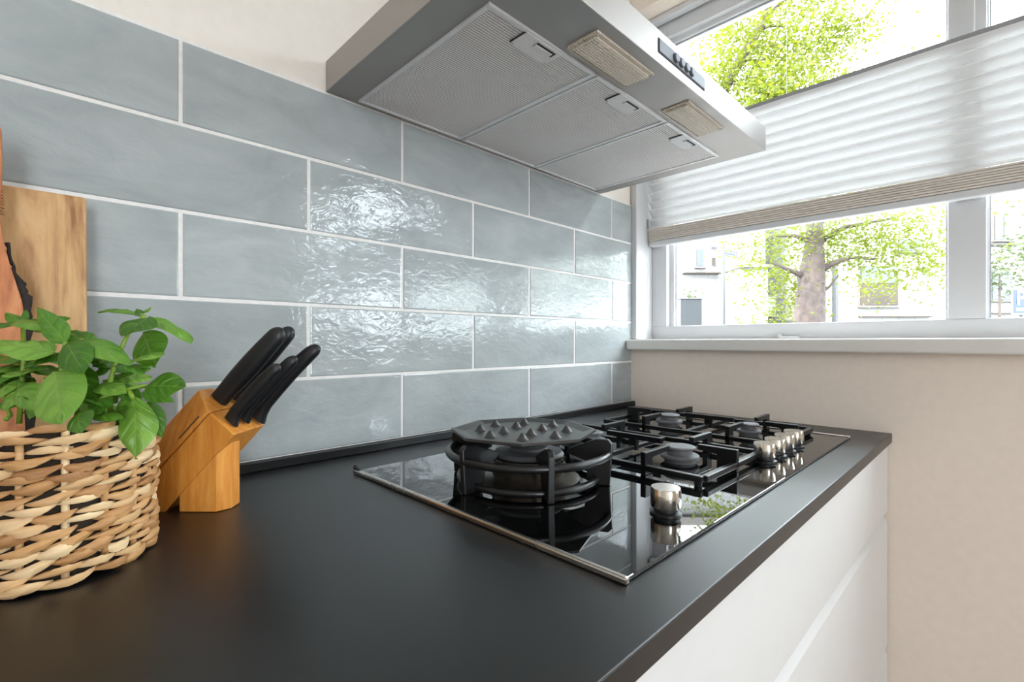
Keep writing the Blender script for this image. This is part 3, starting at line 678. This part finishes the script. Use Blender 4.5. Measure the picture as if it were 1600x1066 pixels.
# ================================================================== BASIL
basil = empty('basil_plant', BC + UP * 0.06, label='leafy green basil plant growing out of the woven basket', cat='plant')
bm = bmesh.new(); lathe(bm, [(0, 0.0), (BR - 0.008, 0.0)], (BC.x, BC.y, 0.078), 32); obj('soil', bm, 'soil', basil)
def leaf(base, tip, width, nrm, cup=0.25, droop=0.0, wave=0.0, seed=0):
    base, tip = Vector(base), Vector(tip); d = tip - base; L = d.length; d.normalize()
    n = Vector(nrm); n = (n - d * n.dot(d)).normalized(); s = d.cross(n)
    bm = bmesh.new(); NU, NV = 20, 12; g = []
    rnd = random.Random(seed); ph = rnd.uniform(0, 6)
    for i in range(NU + 1):
        u = i / NU
        wv = width / 2 * (math.sin(math.pi * u ** 0.80) ** 0.75) * (1 - 0.12 * u) if 0 < u < 1 else 0.0004
        row = []
        for j in range(NV + 1):
            v = j / NV * 2 - 1
            h = -cup * 1.15 * width * 0.5 * (abs(v) ** 1.7) * math.sin(math.pi * u) - 0.0
            h += -droop * L * (u - 0.5) ** 2 * 2 + droop * L * 0.25
            h += width * 0.075 * math.sin(u * 24 - abs(v) * 6.0) * abs(v) * (1 - abs(v)) * 2.2 * math.sin(math.pi * u)
            h -= width * 0.05 * (1 - min(1, abs(v) * 4)) * math.sin(math.pi * u)
            h += wave * width * 0.2 * math.sin(u * 7 + ph + v * 1.5) * abs(v)
            row.append(bm.verts.new(base + d * (u * L) + s * (v * wv) + n * h))
        g.append(row)
    uvl = bm.loops.layers.uv.new('leaf'); ij = {g[i][j]: (i / NU, j / NV) for i in range(NU + 1) for j in range(NV + 1)}
    for i in range(NU):
        for j in range(NV):
            fc = bm.faces.new((g[i][j], g[i][j + 1], g[i + 1][j + 1], g[i + 1][j]))
            for lp in fc.loops: lp[uvl].uv = ij[lp.vert]
    return obj('leaf', bm, 'basil', basil, smooth='all')
tow = lambda f=1.0, u=0.6, s=0.0: (-FW * f + UP * u + RT * s)
P = at
LV = [  # base px, tip px, depth base/tip, width (px), normal, cup, droop, wave
 ((86, 548, .385), (-14, 532, .372), 52, tow(.55, 1.0), .22, .10, .2),
 ((84, 580, .375), (94, 662, .352), 76, tow(1, .35), .18, .10, .2),
 ((102, 534, .385), (56, 480, .400), 30, tow(.8, .6), .45, .10, .2),
 ((103, 534, .384), (130, 581, .365), 44, tow(.9, .6), .25, .16, .2),
 ((126, 529, .392), (204, 567, .386), 38, tow(.5, 1.0, .2), .22, .18, .2),
 ((36, 502, .410), (109, 496, .418), 26, tow(.6, .9), .35, .12, .3),
 ((34, 503, .405), (8, 488, .410), 18, tow(.6, .9), .4, .1, .3),
 ((30, 505, .402), (40, 484, .410), 14, tow(.8, .5), .4, .1, .3),
 ((34, 505, .400), (-20, 508, .395), 20, tow(.5, 1), .3, .15, .2),
 ((226, 492, .425), (153, 484, .432), 24, tow(.12, 1.0), .25, .24, .2),
 ((232, 494, .420), (190, 524, .395), 46, tow(.75, .8), .15, .12, .2),
 ((236, 496, .424), (302, 531, .425), 30, tow(.30, 1.0), .25, .22, .5),
 ((222, 520, .425), (242, 574, .418), 56, tow(1, .3, -.3), .15, .1, .2),
 ((190, 575, .418), (238, 570, .415), 26, tow(.4, 1), .35, .15, .5),
 ((228, 602, .410), (289, 604, .405), 44, tow(.85, .6), .20, .1, .3),
 ((224, 610, .410), (272, 628, .402), 24, tow(.4, 1), .3, .15, .3),
 ((209, 620, .392), (212, 718, .382), 48, tow(1, .05, .1), .30, .05, .6),
 ((230, 628, .402), (253, 683, .396), 26, tow(.9, .3, .5), .3, .1, .4),
 ((122, 642, .365), (125, 675, .352), 36, tow(1, .5), .25, .3, .1),
 ((146, 648, .385), (192, 652, .380), 22, tow(.5, 1), .3, .2, .2),
 ((192, 560, .405), (140, 561, .402), 18, tow(.2, 1), .3, .15, .2),
 ((36, 572, .405), (-14, 600, .39), 26, tow(.4, 1), .2, .2, .2),
 ((34, 592, .400), (-10, 622, .38), 24, tow(.5, 1), .2, .2, .2),
 ((40, 600, .395), (2, 640, .38), 28, tow(.8, .7), .2, .2, .2),
 ((180, 600, .410), (220, 625, .405), 26, tow(.5, 1), .2, .15, .3),
 ((110, 570, .400), (150, 625, .395), 34, tow(.9, .6), .2, .15, .3),
 ((140, 585, .41), (175, 570, .415), 30, tow(.4, 1), .25, .15, .3),
 ((168, 600, .415), (130, 620, .41), 30, tow(.6, 1), .25, .15, .3),
 ((110, 560, .41), (70, 600, .41), 40, tow(.7, .8), .2, .1, .2),
 ((60, 560, .42), (20, 545, .425), 30, tow(.5, 1), .2, .1, .2),
 ((175, 590, .42), (215, 575, .43), 26, tow(.4, 1), .25, .15, .3),
 ((120, 600, .405), (160, 652, .40), 30, tow(.9, .6), .25, .1, .2),
 ((200, 620, .41), (185, 660, .40), 28, tow(1, .4), .25, .1, .2),
 ((70, 610, .40), (45, 655, .385), 36, tow(1, .5), .25, .1, .2),
 ((140, 540, .42), (100, 512, .43), 34, tow(.5, 1), .25, .15, .3),
 ((20, 500, .40), (62, 512, .39), 24, tow(.5, 1), .25, .2, .3),
 ((60, 505, .41), (100, 520, .40), 30, tow(.5, 1), .2, .15, .2),
 ((150, 600, .40), (196, 612, .39), 30, tow(.6, 1), .2, .2, .3),
 ((165, 618, .395), (140, 650, .38), 30, tow(.9, .6), .25, .2, .2),
 ((30, 600, .39), (58, 640, .375), 34, tow(.9, .6), .25, .2, .2),
 ((222, 488, .424), (236, 480, .428), 12, tow(.3, 1), .4, .1, .1),
 ((222, 490, .422), (214, 482, .426), 12, tow(.3, 1), .4, .1, .1),
]
for i, (b, t_, wpx, nr, cup, dr, wv) in enumerate(LV):
    leaf(P(*b), P(*t_), 1.22 * wpx / FPX * (b[2] + t_[2]) / 2, nr, cup, dr, wv, i)
rs = random.Random(3)
for i in range(60):   # shaded leaves deeper in the plant
    px, py, d = rs.uniform(-40, 215), rs.uniform(550, 650), rs.uniform(.395, .44)
    a = rs.uniform(0, 6.28); b = P(px, py, d); t_ = b + Vector((math.cos(a) * .027, math.sin(a) * .027, rs.uniform(-.010, .010)))
    leaf(b, t_, .021, (rs.uniform(-.4, .4), rs.uniform(-.7, .1), 1), .2, .15, .3, 100 + i)
ST = [[(30, 662, .40), (33, 610, .40), (37, 566, .40), (36, 503, .405)], [(173, 650, .405), (171, 600, .405), (183, 557, .405), (200, 522, .41), (226, 492, .422)],
      [(137, 655, .39), (146, 636, .39), (160, 622, .395), (186, 611, .40), (228, 602, .41)], [(88, 650, .40), (94, 600, .39), (102, 534, .386)],
      [(186, 611, .40), (202, 612, .396), (209, 624, .392)], [(120, 650, .41), (130, 590, .41), (127, 530, .395)], [(10, 655, .39), (16, 650, .40), (2, 610, .40)]]
for s in ST: obj('stem', tube(bmesh.new(), [P(*q) for q in s], [0.0019 - 0.0005 * k / len(s) for k in range(len(s))], 8), 'stem', basil, smooth='all')

# ================================================================== CUTTING BOARDS
def leaning_board(name, outline, foot_y, top_y, z_top, thick, mat, bev=0.003):
    """outline in (x, s): s along the board from its foot; leans back onto the wall."""
    ln = math.hypot(foot_y - top_y, z_top); up = Vector((0, (top_y - foot_y) / ln, z_top / ln)); nr = Vector((0, -up.z, up.y))
    bm = bmesh.new(); prism(bm, outline, Vector((0, foot_y, 0.0006)), (1, 0, 0), up, nr, thick, bev=bev)
    return bm
b1 = obj('acacia_board', leaning_board('', [(-1.43, 0), (-1.1955, 0), (-1.1955, 0.347), (-1.43, 0.347)], -0.044, -0.018, 0.346, 0.016, 'board_wood'), 'board_wood', smooth=15)
tag(b1, 'pale squared wooden cutting board leaning flat on the tiles', 'cutting board')
b2 = empty('olive_wood_board', (-1.33, -0.09, 0), label='reddish paddle board with dark bark edge and twine on its handle', cat='cutting board')
edge = [(-1.245, 0.0), (-1.242, 0.06), (-1.244, 0.12), (-1.2465, 0.17), (-1.2435, 0.20), (-1.2455, 0.225), (-1.249, 0.238), (-1.2545, 0.262), (-1.2590, 0.285), (-1.2612, 0.305), (-1.2602, 0.330), (-1.2598, 0.365), (-1.2602, 0.397), (-1.266, 0.404)]
left = [(-1.292, 0.404), (-1.297, 0.397), (-1.298, 0.33), (-1.31, 0.30), (-1.36, 0.27), (-1.38, 0.22), (-1.385, 0.1), (-1.38, 0.0)]
obj('paddle', leaning_board('', edge + left, -0.085, -0.046, 0.40, 0.018, 'board_red'), 'board_red', b2, smooth=15)
lnv = math.hypot(0.039, 0.40); upv = Vector((0, 0.039 / lnv, 0.40 / lnv)); nrv = Vector((0, -upv.z, upv.y))
ed2 = []; er_ = random.Random(5)
pts = []
for (xa, sa), (xb, sb) in zip(edge[:9], edge[1:9]):
    for q in range(4): pts.append((xa + (xb - xa) * q / 4 + er_.uniform(-.0012, .0012), sa + (sb - sa) * q / 4))
bmk = bmesh.new(); tube(bmk, [Vector((x, -0.085, 0.004)) + upv * s + nrv * 0.010 + Vector((0.0008, 0, 0)) for x, s in pts], [max(0.0012, 0.0068 * (0.55 + 0.45 * er_.random()) * (0.35 if s > 0.245 else 1)) for x, s in pts], 8)
obj('bark_edge', bmk, 'bark_dark', b2, smooth='all')
bmt = bmesh.new(); hp = []
for i in range(90):
    a = i * 0.52; s = 0.312 + 0.0235 * i / 90
    hp.append(Vector((-1.2800, -0.085, 0)) + upv * s + nrv * 0.009 + Vector((0.0208 * math.cos(a), 0, 0)) + nrv * (0.0125 * math.sin(a)))
obj('twine', tube(bmt, hp, 0.0014, 6), 'twine', b2, smooth='all')

# ================================================================== OUTSIDE: STREET, HOUSES, TREES, SIGNS
st(B('ground', 'street', None, 0.26, 60, -30, 40, -1.25, -1.2))
GZ = -1.2
def foliage_mesh(name, pts, size, mat, parent, rnd):
    vs_, fs_ = [], []
    for p in pts:
        a = Vector((rnd.gauss(0, 1), rnd.gauss(0, 1), rnd.gauss(0, .6))).normalized(); b = a.orthogonal().normalized()
        b = (Matrix.Rotation(rnd.uniform(0, 6.28), 3, a) @ b); s = size * rnd.uniform(.6, 1.3); k = len(vs_); c = a.cross(b)
        vs_ += [p - a * s, p + b * s * .5 + c * s * .1, p + a * s, p - b * s * .5 + c * s * .1]; fs_.append((k, k + 1, k + 2, k + 3))
    me = bpy.data.meshes.new(name); me.from_pydata(vs_, [], fs_); me.materials.append(M[mat])
    o = bpy.data.objects.new(name, me); COL.objects.link(o); adopt(o, parent); o['kind'] = 'stuff'; return o
def tree(trunk, rads, branches, blobs, size, label, seed):
    rnd = random.Random(seed); t = empty('street_tree', (trunk[0].x, trunk[0].y, GZ), label=label, cat='tree', group='trees across the street')
    bm = bmesh.new(); tube(bm, trunk, rads, 12); obj('trunk', bm, 'bark', t, smooth='all')
    for br, r in branches: obj('branch', tube(bmesh.new(), br, [r * (1 - .7 * k / (len(br) - 1)) for k in range(len(br))], 8), 'bark', t, smooth='all')
    pts = []
    for c, rad, n in blobs:
        for _ in range(n):
            v = Vector((rnd.gauss(0, .5), rnd.gauss(0, .5), rnd.gauss(0, .38))); pts.append(c + v * rad)
    foliage_mesh('foliage', pts, size, 'tree_leaf', t, rnd); return t
D1 = 7.0
base1 = at(1262, 560, D1); base1.z = GZ
tree([base1, at(1264, 503, D1), at(1268, 440, D1), at(1272, 390, D1), at(1274, 330, D1), at(1270, 200, D1)], [.23, .205, .175, .13, .09, .04],
     [([at(1278, 425, D1), at(1300, 412, D1 - .1), at(1330, 402, D1 - .2), at(1370, 405, D1 - .4)], .055), ([at(1262, 435, D1), at(1240, 425, D1), at(1205, 410, D1 - .3)], .05),
      ([at(1270, 378, D1), at(1240, 368, D1), at(1200, 370, D1 + .2)], .04), ([at(1276, 462, D1), at(1296, 448, D1), at(1310, 430, D1)], .03), ([at(1274, 380, D1), at(1320, 355, D1), at(1400, 340, D1 - .3)], .05)],
     [(at(1225, 440, D1 + .4), .50, 756), (at(1228, 490, D1 + .6), .55, 756), (at(1300, 375, D1), .55, 756), (at(1350, 395, D1 - .3), .6, 684), (at(1395, 370, D1 - .4), .65, 594), (at(1430, 420, D1 - .4), .55, 468), (at(1462, 400, D1 - .3), .45, 324),
      (at(1180, 375, D1), .5, 252), (at(1210, 390, D1), .5, 360), (at(1260, 345, D1), .8, 756), (at(1420, 345, D1 - .4), .7, 576), (at(1170, 420, D1 - .3), .3, 108), (at(1365, 450, D1 + 1), .4, 306),
      (at(1300, 250, D1), 1.7, 1620), (at(1400, 260, D1), 1.4, 900)], .031, 'leafy tree with a thick pinkish trunk standing in the middle of the street view', 11)
D2 = 6.0
base2 = at(960, 560, D2); base2.z = GZ
crown = []
rc = random.Random(21)
for _ in range(46):
    u = rc.random(); x = 1090 + 240 * u + rc.uniform(-20, 20); y = rc.uniform(-60, 195) if x > 1180 else rc.uniform(-10, 150) - (x - 1090) * .1
    crown.append((at(x, y, D2 + rc.uniform(-.6, .6)), .42 if x > 1180 else .32, 640 if x > 1200 else 190))
for x, y in ((1100, 215), (1125, 260), (1150, 300), (1180, 240), (1215, 285), (1240, 230), (1110, 320), (1265, 300)): crown.append((at(x, y, D2 + rc.uniform(-.4, .5)), .36, 240))
tree([base2, at(985, 440, D2), at(1030, 300, D2), at(1085, 210, D2), at(1131, 138, D2), at(1168, 75, D2), at(1195, 30, D2), at(1212, -20, D2), at(1225, -120, D2)], [.16, .14, .12, .10, .075, .06, .05, .042, .02],
     [([at(1168, 75, D2), at(1190, 73, D2), at(1220, 72, D2)], .028), ([at(1160, 95, D2), at(1185, 95, D2), at(1215, 88, D2)], .02), ([at(1178, 50, D2), at(1205, 40, D2), at(1225, 42, D2)], .03),
      ([at(1140, 125, D2), at(1165, 130, D2), at(1195, 145, D2)], .022), ([at(1240, 80, D2), at(1258, 65, D2), at(1268, 30, D2)], .018), ([at(1195, 30, D2), at(1225, 0, D2), at(1260, -30, D2)], .03)],
     crown, .030, 'tall tree whose slanting branch and bright crown show above the blind', 12)

rt_ = random.Random(77); bx3 = Vector((4.7, -5.4, GZ))
tree([bx3, bx3 + Vector((.05, 0, 1.6)), bx3 + Vector((-.05, .1, 3.2)), bx3 + Vector((.1, 0, 5.0))], [.20, .16, .12, .04],
     [([bx3 + Vector((0, 0, 1.7)), bx3 + Vector((-.5, .7, 2.1)), bx3 + Vector((-.9, 1.6, 2.4))], .06), ([bx3 + Vector((0, 0, 1.9)), bx3 + Vector((.2, -1.0, 2.3)), bx3 + Vector((.1, -2.0, 2.5))], .06)],
     [(bx3 + Vector((rt_.uniform(-.8, .8), rt_.uniform(-2.4, 2.2), rt_.uniform(1.9, 4.4))), .75, 330) for _ in range(16)], .05, 'tree outside seen as faint green reflections in the wall tiles above the knife block', 13)
bx4 = Vector((5.4, -3.1, GZ))
tree([bx4, bx4 + Vector((.05, 0, 1.5)), bx4 + Vector((-.05, .05, 2.8)), bx4 + Vector((.05, 0, 4.2))], [.15, .12, .08, .03],
     [([bx4 + Vector((0, 0, 1.5)), bx4 + Vector((.3, .4, 1.9)), bx4 + Vector((.6, .8, 2.1))], .05), ([bx4 + Vector((0, 0, 1.7)), bx4 + Vector((-.2, -.5, 2.0)), bx4 + Vector((-.1, -.9, 2.2))], .05)],
     [(bx4 + Vector((rt_.uniform(-.6, .9), rt_.uniform(-1.0, .75), rt_.uniform(1.5, 3.8))), .60, 330) for _ in range(14)], .05, 'tree outside mirrored green in the tiles next to the window', 14)
def house(name, px0, px1, d, label, roof=5.2):
    """Facade facing the kitchen, spanning the given photo columns at distance d."""
    a, b = at(px0, 500, d), at(px1, 500, d); u = (b - a); u.z = 0; Lh = u.length; u.normalize(); n = Vector((u.y, -u.x, 0)); n = n if n.dot(CAM - a) < 0 else -n
    h = empty(name, (a.x, a.y, GZ), label=label, cat='building'); h.rotation_euler = (0, 0, math.atan2(u.y, u.x) - R(90))
    def slab(nm, mat, x0, x1, z0, z1, y0, y1, parent=None):
        bm = bmesh.new(); prism(bm, [(x0, z0), (x1, z0), (x1, z1), (x0, z1)], Vector((0, 0, 0)), (0, 1, 0), (0, 0, 1), (1, 0, 0), y1 - y0)
        o = obj(nm, bm, mat, None); o.location = (0, 0, 0)
        for v in o.data.vertices: v.co.x += y0
        o.parent = parent or h; return o
    flip = 1 if Vector((math.cos(h.rotation_euler.z), math.sin(h.rotation_euler.z), 0)).dot(n) > 0 else -1
    def loc(px, py):
        # hit the facade plane with the sight line through a photo pixel, give (along, up)
        r = FW + RT * ((px - 800) / FPX) + UP * ((PY - py) / FPX); tt = (a - CAM).dot(n) / r.dot(n); p = CAM + r * tt
        return (p - a).dot(u), p.z - GZ
    def rect(nm, mat, x0, y0, x1, y1, out, back=0.05, parent=None):
        s0, z1 = loc(x0, y0); s1, z0 = loc(x1, y1); zz = sorted((z0, z1))
        y0_, y1_ = (-out, back) if flip > 0 else (-back, out)
        return slab(nm, mat, min(s0, s1), max(s0, s1), zz[0], zz[1], y0_, y1_, parent)
    y0_, y1_ = (0, 4.0) if flip > 0 else (-4.0, 0)
    slab('wall', 'brick', 0, Lh, 0, roof, y0_, y1_)
    y0_, y1_ = (-0.25, 4.2) if flip > 0 else (-4.2, 0.25)
    slab('roof', 'house_frame', -0.2, Lh + 0.2, roof, roof + 0.25, y0_, y1_)
    return h, rect
def win_(rect, x0, y0, x1, y1, mat='house_glass', bar=True, ledge=True):
    f = rect('window', 'house_frame', x0 - 2, y0 - 2, x1 + 2, y1 + 2, 0.03)
    rect('pane', mat, x0, y0, x1, y1, 0.05, parent=f)
    if bar: rect('glazing_bar', 'render_white', (x0 + x1) / 2 + 2, y0, (x0 + x1) / 2 + 4, y1, 0.07, parent=f)
    if ledge: rect('ledge', 'house_frame', x0 - 4, y1 + 2, x1 + 4, y1 + 4, 0.14, parent=f)
hA, rA = house('corner_house', 1030, 1196, 15.0, 'pale brick corner house behind the blue street-name sign', 6.4)
win_(rA, 1088, 390, 1098, 416, 'house_pale_pane', bar=False); win_(rA, 1112, 403, 1118, 415, 'house_brown', ledge=False); win_(rA, 1111, 386, 1119, 389, 'house_glass', bar=False, ledge=False)
rA('eaves_strip', 'house_brown', 1066, 427, 1122, 429, 0.25); 
bA = rA('garage', 'render_white', 1128, 428, 1168, 540, 1.2); rA('garage_roof', 'house_frame', 1126, 424, 1170, 428, 1.35)
bx_ = rA('bay', 'render_white', 1169, 466, 1198, 496, 0.5); rA('bay_window', 'house_pale_pane', 1171, 472, 1176, 488, 0.55, parent=bx_); rA('bay_plinth', 'house_brown', 1168, 496, 1200, 540, 0.4)
rA('bay_canopy', 'metal_grey', 1171, 451, 1182, 457, 0.5)
hB, rB = house('terrace_house', 1302, 1760, 13.0, 'pale brick terrace house behind the thick-trunked tree', 6.0)
win_(rB, 1343, 443, 1401, 477, 'house_brown', bar=False); rB('window_blind', 'house_pale_pane', 1344, 416, 1401, 443, 0.06)  # pale slab paints a light-blue reflection on the upper half of the window
rB('ledge', 'house_brown', 1341, 494, 1452, 496, 0.12); win_(rB, 1402, 374, 1438, 392, 'house_pale_pane')
win_(rB, 1552, 338, 1577, 375, 'house_pale_pane'); rB('ledge', 'house_brown', 1543, 383, 1590, 385, 0.12); rB('downpipe', 'pole', 1302, 415, 1306, 540, 0.1)
win_(rB, 1548, 424, 1578, 468, 'house_pale_pane', bar=False); rB('ledge', 'house_brown', 1545, 489, 1592, 491, 0.1)
# shrubs by the terrace house
def shrub(px, py, d, rad, n, label, seed, h=None):
    rnd = random.Random(seed); c = at(px, py, d); s = empty('street_shrub', (c.x, c.y, GZ), label=label, cat='shrub')
    obj('stem', tube(bmesh.new(), [(c.x, c.y, GZ), (c.x + .03, c.y, (GZ + c.z) / 2), c], [.05, .035, .015], 8), 'bark', s, smooth='all')
    foliage_mesh('foliage', [c + Vector((rnd.gauss(0, .42), rnd.gauss(0, .42), rnd.gauss(0, .5))) * rad for _ in range(n)], .05, 'hedge_leaf', s, rnd)
shrub(1562, 428, 10.5, .55, 420, 'grey-green shrub under the upper house window beyond the mullion', 31)
shrub(1618, 385, 8.9, .65, 420, 'climbing shrub at the far edge beside the parking sign', 32)
# grey street cabinet with a little plant behind it
c0 = at(1077, 486, 10.0); s0 = 16.5 / FPX * 10
sc_ = empty('street_cabinet', (c0.x, c0.y, GZ), label='plain grey utility cabinet in front of the corner house', cat='cabinet')
rz = YAW
def rbox(nm, mat, parent, c, hx, hy, z0, z1):
    bm = bmesh.new(); prism(bm, [(-hx, -hy), (hx, -hy), (hx, hy), (-hx, hy)], Vector((c.x, c.y, z0)), RT, FW, UP, z1 - z0, bev=0.01); return obj(nm, bm, mat, parent, smooth=15)
rbox('body', 'metal_grey', sc_, c0, s0, .12, GZ + .06, c0.z + .235); rbox('plinth', 'metal_grey', sc_, c0, s0 * .9, .10, GZ, GZ + .06)
rbox('lid', 'metal_grey', sc_, c0, s0 + .012, .135, c0.z + .232, c0.z + .25)
shrub(1076, 466, 10.6, .30, 70, 'thin little plant rising behind the grey utility cabinet', 33)
# street-name sign
def sign(nm, px, py, d, wpx, hpx, label, skew, lines=None, letter=None):
    c = at(px, py, d); s = empty(nm, (c.x, c.y, GZ), label=label, cat='sign')
    ux = (RT + FW * skew).normalized(); wy = Vector((ux.y, -ux.x, 0)); wy = -wy if wy.dot(CAM - c) < 0 else wy
    k = d / FPX; hw, hh = wpx * k / 2, hpx * k / 2
    def plate(n_, mat, u0, u1, v0, v1, o0, o1, par):
        bm = bmesh.new(); prism(bm, [(u0, v0), (u1, v0), (u1, v1), (u0, v1)], c + wy * o0, ux, UP, wy, o1 - o0); return obj(n_, bm, mat, par)
    p = plate('plate', 'sign_white', -hw, hw, -hh, hh, -.012, 0.0, s)
    return s, p, plate, hw, hh, c, ux, wy
s, p, plate, hw, hh, c, ux, wy = sign('street_name_sign', 1142, 397, 8.5, 38, 9, 'long narrow blue and white street-name sign on a grey pole', 0.75)
plate('border', 'sign_blue', -hw, hw, hh * .62, hh, 0, .004, p); plate('border', 'sign_blue', -hw, hw, -hh, -hh * .72, 0, .004, p); plate('border', 'sign_blue', hw * .93, hw, -hh * .72, hh * .62, 0, .004, p)
xx = -hw * .82; rl = random.Random(2)
while xx < hw * .68:
    ww = rl.uniform(.010, .020); plate('letter', 'sign_blue', xx, xx + ww, -hh * .38, hh * rl.uniform(.10, .34), 0, .003, p); xx += ww + .010
pb = c - ux * (hw + .03)
obj('pole', tube(bmesh.new(), [(pb.x, pb.y, GZ), (pb.x, pb.y, c.z + .45)], .032, 12), 'pole', s, smooth='all')
s, p, plate, hw, hh, c, ux, wy = sign('parking_sign', 1600, 471, 8.0, 42, 42, 'square blue parking sign with a white letter P at the picture edge', 0.1)
plate('panel', 'sign_blue', -hw * .88, hw * .88, -hh * .88, hh * .88, 0, .006, p)
cu = bpy.data.curves.new('letter_p', 'FONT'); cu.body = 'P'; cu.size = hh * 1.5; cu.extrude = .003; cu.offset = .006; cu.align_x = 'LEFT'
tmp = bpy.data.objects.new('tmp', cu); me = bpy.data.meshes.new_from_object(tmp); bpy.data.objects.remove(tmp); me.materials.append(M['sign_white'])
lo = bpy.data.objects.new('letter', me); COL.objects.link(lo)
lo.matrix_world = Matrix(((ux.x, 0, wy.x, 0), (ux.y, 0, wy.y, 0), (0, 1, 0, 0), (0, 0, 0, 1))) @ Matrix.Identity(4)
lo.location = c + wy * .008 - ux * hw * .70 - UP * hh * .25; adopt(lo, p)
plate('white_strip', 'sign_white', -hw * .7, hw * .6, -hh * .72, -hh * .50, .006, .009, p)
obj('pole', tube(bmesh.new(), [(c.x - wy.x * .05, c.y - wy.y * .05, GZ), (c.x - wy.x * .05, c.y - wy.y * .05, c.z + hh)], .03, 12), 'pole', s, smooth='all')
bpy.context.view_layer.update()
